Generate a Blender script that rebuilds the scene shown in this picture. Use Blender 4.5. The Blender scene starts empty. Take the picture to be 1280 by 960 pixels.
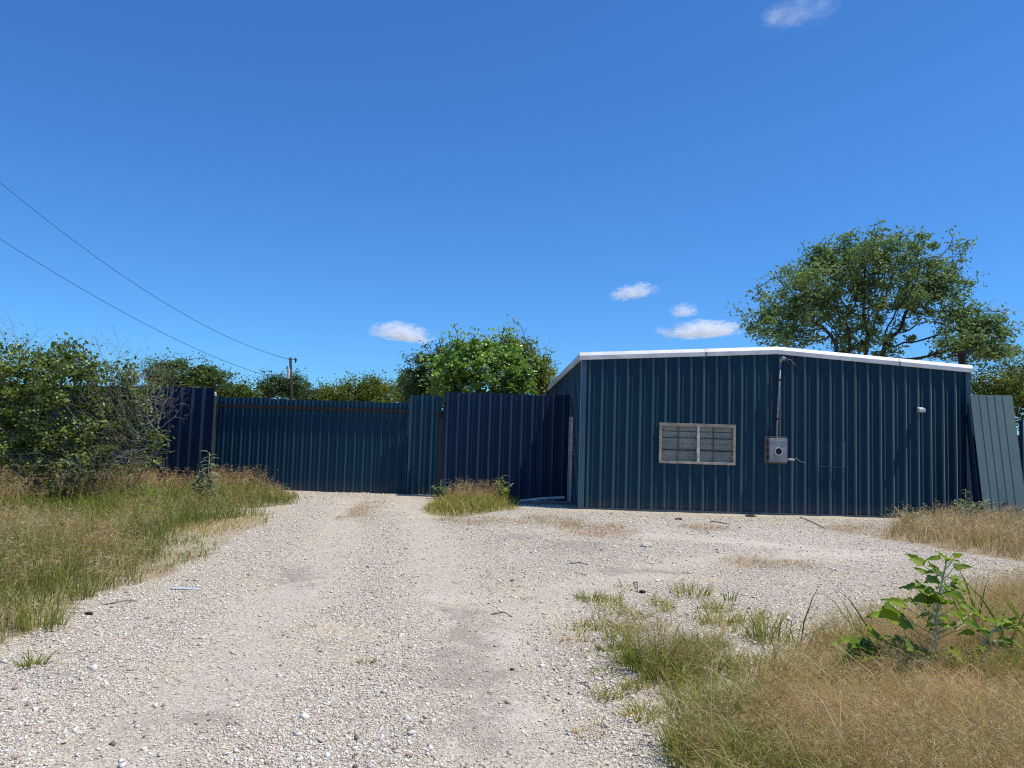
import bpy, math, random
import numpy as np
from mathutils import Vector, Matrix

R_ = math.radians
rng = np.random.default_rng(7)
random.seed(7)
scene = bpy.context.scene
COL = scene.collection

# ------------------------------------------------------------------ camera
F_PX, CAM_H, PITCH, ROLL = 955.0, 1.55, R_(4.25), R_(1.75)
cF = Vector((0, math.cos(PITCH), math.sin(PITCH)))
r0, u0 = Vector((1, 0, 0)), Vector((0, -math.sin(PITCH), math.cos(PITCH)))
cR = r0 * math.cos(ROLL) + u0 * math.sin(ROLL)
cU = u0 * math.cos(ROLL) - r0 * math.sin(ROLL)
CAM = Vector((0, 0, CAM_H))
cam_data = bpy.data.cameras.new('camera')
cam = bpy.data.objects.new('camera', cam_data)
COL.objects.link(cam)
cam.matrix_world = Matrix(((cR.x, cU.x, -cF.x, 0), (cR.y, cU.y, -cF.y, 0), (cR.z, cU.z, -cF.z, CAM_H), (0, 0, 0, 1)))
cam_data.sensor_width = 36
cam_data.lens = F_PX / 1280 * 36
cam_data.clip_start, cam_data.clip_end = 0.05, 20000
scene.camera = cam


def ray(px, py):
    return cF + cR * ((px - 640) / F_PX) + cU * ((480 - py) / F_PX)


def at(px, py, Y):
    """world point at depth Y seen in direction (px, py)"""
    d = ray(px, py)
    return CAM + d * (Y / d.y)


def G(px, py):
    """ground point"""
    d = ray(px, py)
    return CAM + d * (-CAM_H / d.z)


# ------------------------------------------------------------------ helpers
def tag(o, label=None, cat=None, group=None, kind=None):
    if label: o['label'] = label
    if cat: o['category'] = cat
    if group: o['group'] = group
    if kind: o['kind'] = kind
    return o


def empty(name, loc, rz=0.0, label=None, cat=None, group=None):
    o = bpy.data.objects.new(name, None)
    o.empty_display_size = 0.2
    COL.objects.link(o)
    o.location = loc
    o.rotation_euler = (0, 0, rz)
    return tag(o, label, cat, group)


def np_mesh(name, V, faces, mat=None, parent=None, tint=None, attrs=None, smooth=False, loc=None):
    """V (N,3); faces: list of int arrays (n,3) / (n,4)"""
    me = bpy.data.meshes.new(name)
    V = np.asarray(V, dtype=np.float32)
    me.vertices.add(len(V))
    me.vertices.foreach_set('co', V.ravel())
    idx = np.concatenate([np.asarray(f, dtype=np.int32).ravel() for f in faces])
    tot = np.concatenate([np.full(len(f), np.asarray(f).shape[1], dtype=np.int32) for f in faces])
    start = np.concatenate([[0], np.cumsum(tot)[:-1]]).astype(np.int32)
    me.loops.add(len(idx))
    me.loops.foreach_set('vertex_index', idx)
    me.polygons.add(len(tot))
    me.polygons.foreach_set('loop_start', start)
    if smooth:
        me.polygons.foreach_set('use_smooth', np.ones(len(tot), dtype=bool))
    if tint is not None:
        a = me.attributes.new('tint', 'FLOAT', 'POINT')
        a.data.foreach_set('value', np.asarray(tint, dtype=np.float32))
    for k, v in (attrs or {}).items():
        a = me.attributes.new(k, 'FLOAT', 'POINT')
        a.data.foreach_set('value', np.asarray(v, dtype=np.float32))
    me.update(calc_edges=True)
    me.validate()
    o = bpy.data.objects.new(name, me)
    COL.objects.link(o)
    if mat: me.materials.append(mat)
    if parent: o.parent = parent
    if loc is not None: o.location = loc
    return o


class MB:
    """mesh builder for hard things"""
    def __init__(s): s.v, s.f = [], []

    def add(s, vs, fs):
        b = len(s.v)
        s.v += [tuple(p) for p in vs]
        s.f += [tuple(b + i for i in f) for f in fs]
        return s

    def box(s, x0, x1, y0, y1, z0, z1):
        return s.add([(x0, y0, z0), (x1, y0, z0), (x1, y1, z0), (x0, y1, z0), (x0, y0, z1), (x1, y0, z1), (x1, y1, z1), (x0, y1, z1)],
                     [(0, 3, 2, 1), (4, 5, 6, 7), (0, 1, 5, 4), (1, 2, 6, 5), (2, 3, 7, 6), (3, 0, 4, 7)])

    def sweep(s, prof, a, b):
        """extrude a closed profile of 3-D points at a to the matching points at b"""
        n = len(prof[0])
        return s.add(list(prof[0]) + list(prof[1]),
                     [tuple(range(n))[::-1], tuple(range(n, 2 * n))] + [(i, (i + 1) % n, n + (i + 1) % n, n + i) for i in range(n)])

    def tube(s, path, r, n=10, cap=True):
        path = [Vector(p) for p in path]
        rs = r if isinstance(r, (list, tuple)) else [r] * len(path)
        rings, prev = [], None
        for i, p in enumerate(path):
            d = (path[min(i + 1, len(path) - 1)] - path[max(i - 1, 0)]).normalized()
            if prev is None:
                h = Vector((0, 0, 1)) if abs(d.z) < .9 else Vector((1, 0, 0))
                e1 = d.cross(h).normalized()
            else:
                e1 = (prev - d * prev.dot(d)).normalized()
            prev = e1
            e2 = d.cross(e1)
            rings.append([p + (e1 * math.cos(2 * math.pi * k / n) + e2 * math.sin(2 * math.pi * k / n)) * rs[i] for k in range(n)])
        vs = [q for ring in rings for q in ring]
        fs = []
        for i in range(len(path) - 1):
            for k in range(n):
                fs.append((i * n + k, i * n + (k + 1) % n, (i + 1) * n + (k + 1) % n, (i + 1) * n + k))
        if cap:
            fs += [tuple(range(n))[::-1], tuple(range((len(path) - 1) * n, len(path) * n))]
        return s.add(vs, fs)

    def build(s, name, mat, parent=None, bevel=0, loc=None, smooth=False):
        me = bpy.data.meshes.new(name)
        me.from_pydata(s.v, [], s.f)
        me.update()
        if smooth:
            for p in me.polygons: p.use_smooth = True
        me.materials.append(mat)
        o = bpy.data.objects.new(name, me)
        COL.objects.link(o)
        if parent: o.parent = parent
        if loc is not None: o.location = loc
        if bevel:
            m = o.modifiers.new('bevel', 'BEVEL'); m.width = bevel; m.segments = 2; m.limit_method = 'ANGLE'
        return o


def vnoise(x, y, scale, seed=0, octaves=3):
    """value noise 0..1"""
    x, y = np.asarray(x, float), np.asarray(y, float)
    out, amp, tot = np.zeros(np.broadcast(x, y).shape), 1.0, 0.0
    for o in range(octaves):
        fx, fy = x / scale * 2 ** o + 37.7 * o + seed * 11.3, y / scale * 2 ** o + 91.1 * o + seed * 5.7
        ix, iy = np.floor(fx).astype(np.int64), np.floor(fy).astype(np.int64)
        tx, ty = fx - ix, fy - iy
        tx, ty = tx * tx * (3 - 2 * tx), ty * ty * (3 - 2 * ty)

        def h(a, b):
            n = (a * 374761393 + b * 668265263 + (seed * 7 + o) * 974711) & 0x7fffffff
            n = ((n ^ (n >> 13)) * 1274126177) & 0x7fffffff
            return ((n ^ (n >> 16)) & 0xffff) / 65535.0
        v = (h(ix, iy) * (1 - tx) + h(ix + 1, iy) * tx) * (1 - ty) + (h(ix, iy + 1) * (1 - tx) + h(ix + 1, iy + 1) * tx) * ty
        out += v * amp; tot += amp; amp *= .5
    return out / tot


def gz(x, y):
    """ground height"""
    x, y = np.asarray(x, float), np.asarray(y, float)
    z = .05 * (vnoise(x, y, 2.6, 3, 2) - .5) + .03 * (vnoise(x, y, .5, 4, 2) - .5)
    far = np.clip((np.hypot(x, y) - 26) / 20, 0, 1)
    return z * (1 - far) - .02


def inpoly(x, y, poly):
    x, y = np.asarray(x, float), np.asarray(y, float)
    c = np.zeros(np.broadcast(x, y).shape, bool)
    n = len(poly)
    for i in range(n):
        x1, y1 = poly[i][:2]; x2, y2 = poly[(i + 1) % n][:2]
        if y1 == y2: continue
        cond = ((y1 > y) != (y2 > y)) & (x < (x2 - x1) * (y - y1) / (y2 - y1) + x1)
        c ^= cond
    return c


# ------------------------------------------------------------------ materials
def new_mat(name):
    m = bpy.data.materials.new(name)
    m.use_nodes = True
    nt = m.node_tree
    bs = nt.nodes['Principled BSDF']
    return m, nt, bs


def N(nt, t, **kw):
    n = nt.nodes.new(t)
    for k, v in kw.items():
        if k in n.inputs: n.inputs[k].default_value = v
        else: setattr(n, k, v)
    return n


def mixc(nt, fac, a, b, mode='MIX'):
    n = nt.nodes.new('ShaderNodeMix')
    n.data_type = 'RGBA'; n.blend_type = mode
    for sock, v in ((n.inputs[0], fac), (n.inputs[6], a), (n.inputs[7], b)):
        if hasattr(v, 'is_linked') or hasattr(v, 'links'): nt.links.new(v, sock)
        elif isinstance(v, (int, float)): sock.default_value = v
        else: sock.default_value = (*v, 1) if len(v) == 3 else v
    return n.outputs[2]


def ramp(nt, fac, stops):
    n = nt.nodes.new('ShaderNodeValToRGB')
    while len(n.color_ramp.elements) < len(stops): n.color_ramp.elements.new(.5)
    for e, (p, c) in zip(n.color_ramp.elements, stops):
        e.position = p
        e.color = (c, c, c, 1) if isinstance(c, (int, float)) else (*c, 1)
    nt.links.new(fac, n.inputs[0])
    return n.outputs[0]


def noise(nt, vec, scale, detail=4, rough=.55):
    n = N(nt, 'ShaderNodeTexNoise', Scale=scale, Detail=detail, Roughness=rough)
    if vec is not None: nt.links.new(vec, n.inputs['Vector'])
    return n.outputs['Fac']


def mapped(nt, scale=(1, 1, 1), coord='Object'):
    tc = nt.nodes.new('ShaderNodeTexCoord')
    mp = nt.nodes.new('ShaderNodeMapping')
    mp.inputs['Scale'].default_value = scale
    nt.links.new(tc.outputs[coord], mp.inputs['Vector'])
    return mp.outputs['Vector']


def math_n(nt, op, a, b=None):
    n = nt.nodes.new('ShaderNodeMath'); n.operation = op
    for i, v in enumerate((a, b)):
        if v is None: continue
        if isinstance(v, (int, float)): n.inputs[i].default_value = v
        else: nt.links.new(v, n.inputs[i])
    return n.outputs[0]


def painted_metal(name, base, chalk, rough=.42, chalk_amt=.5, dirt=(.10, .085, .065), dirt_h=.5, grime=.35, ior=1.4, sheen=1.0):
    """weathered painted sheet: sun-chalked patches, vertical streaks, splash dirt near the ground"""
    m, nt, bs = new_mat(name)
    obj = mapped(nt)
    streak = noise(nt, mapped(nt, (9, 9, .35)), 1.6, 5, .6)
    blot = noise(nt, mapped(nt, (.5, .5, .35)), 1.5, 4, .6)
    f = math_n(nt, 'MULTIPLY', ramp(nt, blot, [(.35, 0.0), (.7, 1.0)]), chalk_amt)
    c = mixc(nt, f, base, chalk)
    f2 = math_n(nt, 'MULTIPLY', ramp(nt, streak, [(.45, 0.0), (.75, 1.0)]), .35)
    c = mixc(nt, f2, c, chalk)
    f3 = math_n(nt, 'MULTIPLY', ramp(nt, streak, [(.25, 1.0), (.42, 0.0)]), .35)
    c = mixc(nt, f3, c, tuple(v * .5 for v in base))
    sx = nt.nodes.new('ShaderNodeSeparateXYZ'); nt.links.new(obj, sx.inputs[0])
    # every 0.92 m sheet has faded differently
    wn = nt.nodes.new('ShaderNodeTexWhiteNoise'); wn.noise_dimensions = '2D'
    cb = nt.nodes.new('ShaderNodeCombineXYZ')
    nt.links.new(math_n(nt, 'FLOOR', math_n(nt, 'DIVIDE', math_n(nt, 'ADD', sx.outputs[0], .11), .92)), cb.inputs[0])
    nt.links.new(math_n(nt, 'FLOOR', math_n(nt, 'DIVIDE', sx.outputs[1], .92)), cb.inputs[1])
    nt.links.new(cb.outputs[0], wn.inputs[0])
    c = mixc(nt, math_n(nt, 'MULTIPLY', wn.outputs[0], .45), c, chalk)
    # sunlit rib stripes painted into the colour: paler on the raised crests
    rib_lit = ramp(nt, math_n(nt, 'MULTIPLY', sx.outputs[1], -30.0), [(.55, 0.0), (.97, 1.0)])
    rib_lit = math_n(nt, 'MULTIPLY', rib_lit, ramp(nt, streak, [(.3, .35), (.65, 1.0)]))
    c = mixc(nt, rib_lit, c, tuple(v * 1.25 + k for v, k in zip(chalk, (.036, .052, .044))))
    # splash dirt at the base
    hgt = math_n(nt, 'DIVIDE', sx.outputs[2], dirt_h)
    dn = noise(nt, obj, 5, 5, .7)
    dd = math_n(nt, 'SUBTRACT', math_n(nt, 'MULTIPLY', dn, 1.3), hgt)
    df = math_n(nt, 'MULTIPLY', ramp(nt, dd, [(.0, 0.0), (.8, 1.0)]), grime)
    c = mixc(nt, df, c, dirt)
    spots = ramp(nt, noise(nt, obj, 26, 3, .8), [(.70, 0.0), (.76, 1.0)])
    c = mixc(nt, math_n(nt, 'MULTIPLY', spots, .5), c, (.12, .09, .07))
    nt.links.new(c, bs.inputs['Base Color'])
    rr = ramp(nt, streak, [(.2, rough - .08), (.8, rough + .2)])
    nt.links.new(rr, bs.inputs['Roughness'])
    bs.inputs['IOR'].default_value = ior
    bs.inputs['Specular IOR Level'].default_value = .22
    # thin film of chalked, dusty paint: shows where the sheet turns edge-on
    bs.inputs['Sheen Weight'].default_value = sheen
    bs.inputs['Sheen Roughness'].default_value = .32
    bs.inputs['Sheen Tint'].default_value = (.68, .95, 1.0, 1)
    bp = N(nt, 'ShaderNodeBump', Strength=.4, Distance=.03)
    nt.links.new(noise(nt, mapped(nt, (2.5, 2.5, .8)), 1.3, 2), bp.inputs['Height'])
    nt.links.new(bp.outputs[0], bs.inputs['Normal'])
    return m


def simple(name, col, rough=.6, metallic=0.0, var=.35, scale=6, col2=None, bump=.1, stretch=(1, 1, 1)):
    m, nt, bs = new_mat(name)
    v = mapped(nt, stretch)
    nz = noise(nt, v, scale, 5, .65)
    c2 = col2 or tuple(x * (1 - var) for x in col)
    c = mixc(nt, ramp(nt, nz, [(.35, 0.0), (.68, 1.0)]), col, c2)
    nt.links.new(c, bs.inputs['Base Color'])
    bs.inputs['Roughness'].default_value = rough
    bs.inputs['Metallic'].default_value = metallic
    if bump:
        bp = N(nt, 'ShaderNodeBump', Strength=bump, Distance=.01)
        nt.links.new(noise(nt, v, scale * 5, 4), bp.inputs['Height'])
        nt.links.new(bp.outputs[0], bs.inputs['Normal'])
    return m


def foliage(name, stops, trans=.35, rough=.5, spec=.35, trans_gain=1.3):
    """leaf material: the 'tint' attribute (0..1, random per leaf) picks the leaf's own colour"""
    m, nt, bs = new_mat(name)
    a = nt.nodes.new('ShaderNodeAttribute'); a.attribute_name = 'tint'
    c = ramp(nt, a.outputs['Fac'], stops)
    nt.links.new(c, bs.inputs['Base Color'])
    bs.inputs['Roughness'].default_value = rough
    bs.inputs['Specular IOR Level'].default_value = spec
    tr = nt.nodes.new('ShaderNodeBsdfTranslucent')
    tc = mixc(nt, 1.0, c, (trans_gain, trans_gain * 1.05, trans_gain * .55), 'MULTIPLY')
    nt.links.new(tc, tr.inputs['Color'])
    mx = nt.nodes.new('ShaderNodeMixShader'); mx.inputs[0].default_value = trans
    nt.links.new(bs.outputs[0], mx.inputs[1]); nt.links.new(tr.outputs[0], mx.inputs[2])
    nt.links.new(mx.outputs[0], nt.nodes['Material Output'].inputs['Surface'])
    return m


M = {}
BLUE, CHALK = (.0030, .024, .050), (.010, .045, .072)
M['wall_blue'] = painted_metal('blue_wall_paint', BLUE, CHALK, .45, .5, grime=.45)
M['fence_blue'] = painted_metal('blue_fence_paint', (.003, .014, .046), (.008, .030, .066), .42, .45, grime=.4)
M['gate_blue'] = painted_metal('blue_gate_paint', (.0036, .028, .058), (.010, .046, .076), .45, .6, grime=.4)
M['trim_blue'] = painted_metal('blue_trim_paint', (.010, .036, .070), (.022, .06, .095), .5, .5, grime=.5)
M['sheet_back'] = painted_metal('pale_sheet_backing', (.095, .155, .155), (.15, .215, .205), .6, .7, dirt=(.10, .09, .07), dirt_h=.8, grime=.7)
M['white_trim'] = simple('white_roof_trim', (.80, .80, .78), .45, 0, .12, 2.2, (.56, .545, .51), bump=.05, stretch=(1, 1, 2))
M['roof'] = simple('roof_sheet', (.62, .63, .62), .4, .2, .2, 2)
M['frame'] = simple('aged_window_frame', (.48, .42, .33), .6, 0, .4, 7, (.24, .19, .14))
M['muntin'] = simple('dark_muntin', (.05, .045, .04), .6)
M['galv'] = simple('galvanised_steel', (.33, .34, .35), .55, .55, .35, 11, (.20, .20, .21))
M['rust'] = simple('rusty_steel', (.040, .020, .014), .8, .1, .5, 14, (.018, .012, .010), .4)
M['dark'] = simple('dark_void', (.008, .008, .009), .7, bump=0)
M['rubber'] = simple('black_cable', (.015, .015, .016), .55)
M['greywire'] = simple('grey_wire', (.28, .27, .26), .5)
M['wood_grey'] = simple('weathered_wood', (.17, .14, .115), .85, 0, .45, 4, stretch=(6, 6, .6), bump=.4)
M['pole_wood'] = simple('creosoted_pole', (.030, .020, .017), .85, 0, .4, 3, stretch=(5, 5, .5), bump=.3)
M['white_paint'] = simple('faded_white_paint', (.60, .60, .57), .5, 0, .35, 7, (.36, .34, .31))
M['bark'] = simple('bark', (.075, .060, .048), .9, 0, .5, 6, stretch=(3, 3, .8), bump=.6)
M['twig'] = simple('dead_twigs', (.27, .225, .19), .9, 0, .35, 8, bump=0)
M['concrete'] = simple('concrete', (.46, .43, .39), .85, 0, .3, 5, bump=.3)
M['litter'] = simple('white_plastic', (.66, .68, .70), .4, 0, .15, 9, bump=0)
M['stone'] = simple('pale_stone', (.58, .54, .47), .9, 0, .3, 9, bump=.4)
M['tar'] = simple('dark_rubbish', (.03, .026, .024), .9, 0, .4, 18, bump=.5)

# boarded window seen through dusty glass
def board_mat():
    m, nt, bs = new_mat('grey_board')
    v = mapped(nt, (.5, 1, 7))
    n1 = noise(nt, v, 2.2, 2, .5)
    n2 = noise(nt, mapped(nt, (1, 1, 1)), 2.2, 2, .5)
    c = mixc(nt, ramp(nt, n1, [(.3, 0.0), (.7, 1.0)]), (.32, .315, .285), (.46, .45, .405))
    c = mixc(nt, ramp(nt, n2, [(.5, 0.0), (.72, .55)]), c, (.20, .195, .175))
    nt.links.new(c, bs.inputs['Base Color'])
    bs.inputs['Roughness'].default_value = .8
    return m
M['board'] = board_mat()
def glass_mat():
    m, nt, bs = new_mat('dusty_glass')
    nt.nodes.remove(bs)
    out = nt.nodes['Material Output']
    tr = N(nt, 'ShaderNodeBsdfTransparent'); tr.inputs[0].default_value = (.88, .89, .88, 1)
    gl = N(nt, 'ShaderNodeBsdfGlossy'); gl.inputs['Roughness'].default_value = .03
    df = N(nt, 'ShaderNodeBsdfDiffuse'); df.inputs[0].default_value = (.35, .33, .30, 1)
    m1 = nt.nodes.new('ShaderNodeMixShader'); m2 = nt.nodes.new('ShaderNodeMixShader')
    lw = N(nt, 'ShaderNodeLayerWeight', Blend=.25)
    nt.links.new(math_n(nt, 'MULTIPLY', lw.outputs['Fresnel'], .5), m1.inputs[0])
    nt.links.new(tr.outputs[0], m1.inputs[1]); nt.links.new(gl.outputs[0], m1.inputs[2])
    dn = ramp(nt, noise(nt, mapped(nt), 5, 2, .6), [(.4, .02), (.75, .10)])
    nt.links.new(dn, m2.inputs[0])
    nt.links.new(m1.outputs[0], m2.inputs[1]); nt.links.new(df.outputs[0], m2.inputs[2])
    nt.links.new(m2.outputs[0], out.inputs['Surface'])
    return m
M['glass'] = glass_mat()

# leaves
M['leaf_oak'] = foliage('leaf_bluish_green', [(0, (0.088, 0.148, 0.057)), (.5, (0.174, 0.263, 0.099)), (.85, (0.267, 0.343, 0.136)), (1, (0.511, 0.509, 0.220))], .26, .5, .3)
M['leaf_dark'] = foliage('leaf_dark_green', [(0, (0.035, 0.074, 0.025)), (.6, (0.078, 0.136, 0.043)), (1, (0.135, 0.203, 0.061))], .2)
M['leaf_mid'] = foliage('leaf_mid_green', [(0, (0.061, 0.108, 0.025)), (.6, (0.110, 0.172, 0.039)), (1, (0.191, 0.254, 0.063))], .3)
M['leaf_bright'] = foliage('leaf_bright_green', [(0, (0.115, 0.211, 0.038)), (.55, (0.232, 0.367, 0.071)), (.9, (0.361, 0.510, 0.127)), (1, (0.620, 0.620, 0.506))], .38, .35, .6)
M['leaf_olive'] = foliage('leaf_olive', [(0, (0.108, 0.142, 0.024)), (.6, (0.199, 0.237, 0.041)), (1, (0.286, 0.326, 0.062))], .3)
M['leaf_yellow'] = foliage('leaf_yellow_green', [(0, (0.090, 0.123, 0.018)), (.6, (0.164, 0.202, 0.029)), (1, (0.239, 0.269, 0.046))], .34)
M['leaf_bush'] = foliage('leaf_hedge', [(0, (0.066, 0.113, 0.025)), (.5, (0.151, 0.221, 0.046)), (.8, (0.258, 0.283, 0.062)), (.93, (0.423, 0.365, 0.083)), (1, (0.574, 0.351, 0.090))], .28, .4, .5)
M['leaf_weed'] = foliage('leaf_broad_weed', [(0, (0.125, 0.198, 0.020)), (.6, (0.221, 0.310, 0.029)), (1, (0.376, 0.414, 0.055))], .42, .55, .25)
M['leaf_pale'] = foliage('leaf_pale_weed', [(0, (0.117, 0.169, 0.078)), (.6, (0.195, 0.247, 0.117)), (1, (0.312, 0.351, 0.195))], .35)
M['grass_green'] = foliage('grass_green', [(0, (0.125, 0.159, 0.026)), (.4, (0.221, 0.243, 0.043)), (.7, (0.340, 0.298, 0.065)), (.88, (0.624, 0.399, 0.138)), (1, (0.660, 0.558, 0.231))], .34, .55, .3)
M['grass_tan'] = foliage('grass_tan', [(0, (0.340, 0.238, 0.102)), (.4, (0.499, 0.329, 0.168)), (.7, (0.636, 0.411, 0.237)), (1, (0.660, 0.659, 0.394))], .42, .6, .25, 1.1)
M['grass_dry'] = foliage('grass_dry', [(0, (0.374, 0.242, 0.123)), (.6, (0.631, 0.439, 0.248)), (1, (0.660, 0.657, 0.380))], .2, .7, .2, 1.05)
M['stem_green'] = simple('green_stem', (.50, .56, .34), .6, 0, .3, 8, bump=0)

# ------------------------------------------------------------------ zones of the ground (from the lie of the land)
def W(pts): return [tuple(G(*p)[:2]) for p in pts]
Z_LEFT = W([(-420, 880), (-200, 850), (-60, 832), (0, 806), (52, 782), (100, 748), (150, 730), (190, 722), (232, 706), (262, 690), (290, 672), (322, 660), (346, 641), (366, 629), (374, 620), (345, 609), (262, 606), (160, 602), (0, 598), (-260, 590), (-700, 600)])
Z_BAND = W([(178, 646), (215, 638), (300, 636), (372, 630), (350, 640), (270, 644), (200, 650)])       # bare strip inside the left grass
Z_EDGE = W([(205, 668), (262, 652), (350, 640), (300, 668), (258, 690), (200, 708)])                   # thin dry edge
Z_RIGHT = W([(840, 1010), (862, 940), (868, 905), (905, 868), (935, 842), (985, 808), (1050, 792), (1120, 764), (1200, 744), (1290, 726), (1500, 715), (1700, 800), (1500, 1300), (900, 1300)])
Z_MID = W([(800, 850), (780, 815), (792, 796), (845, 790), (900, 800), (930, 842), (900, 880), (862, 905), (835, 885)])
Z_FENCE = W([(528, 634), (540, 624), (600, 618), (645, 622), (652, 630), (640, 637), (600, 642), (560, 645), (535, 641)])
Z_FARR = W([(1095, 672), (1130, 655), (1205, 650), (1300, 640), (1500, 640), (1560, 690), (1290, 704), (1200, 690), (1140, 678)])
DRY_SPOTS = [(965, 703, 60, 7), (745, 660, 50, 9), (690, 649, 40, 6), (880, 658, 30, 3.5), (600, 650, 60, 5), (790, 775, 50, 9), (1075, 662, 40, 6), (453, 636, 16, 12), (720, 800, 22, 6)]


def spots_mask(x, y, spots):
    out = np.zeros(np.shape(x))
    for px, py, rx, ry in spots:
        c, e, n_ = G(px, py), G(px + rx, py), G(px, py - ry)
        ax, ay = abs(e.x - c.x), max(abs(n_.y - c.y), .15)
        d = np.hypot((x - c.x - (y - c.y) * c.x / max(c.y, 1)) / ax, (y - c.y) / ay)
        out = np.maximum(out, np.clip(1.35 - d, 0, 1))
    return out


# ------------------------------------------------------------------ the ground
def axis(lo, hi, step, far, grow=1.22):
    a = list(np.arange(lo, hi + step * .5, step))
    s, p = step, a[-1]
    while p < far:
        s *= grow; p += s; a.append(p)
    s, p = step, a[0]
    pre = []
    while p > -far:
        s *= grow; p -= s; pre.append(p)
    return np.array(pre[::-1] + a)


def track_mask(x, y):
    """where wheels have packed the yard: finer dust, fewer loose stones"""
    out = np.zeros(len(x))
    jx, jy = x + .35 * (vnoise(x, y, .8, 24) - .5), y
    for path in ([(150, 960), (290, 830), (385, 720), (425, 660), (438, 622)], [(690, 990), (605, 830), (548, 700), (522, 650), (506, 620)], [(1080, 690), (880, 700), (700, 735), (600, 800)], [(700, 662), (900, 674), (1090, 690)]):
        pts = np.array([G(*p)[:2] for p in path])
        d = np.full(len(x), 1e9)
        for a, b in zip(pts[:-1], pts[1:]):
            ab = b - a; L_ = ab @ ab
            t = np.clip(((jx - a[0]) * ab[0] + (jy - a[1]) * ab[1]) / L_, 0, 1)
            d = np.minimum(d, np.hypot(jx - a[0] - t * ab[0], jy - a[1] - t * ab[1]))
        out = np.maximum(out, np.clip(1.25 - d / .5, 0, 1))
    return out * (.55 + .8 * vnoise(x, y, 1.0, 31))


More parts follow.
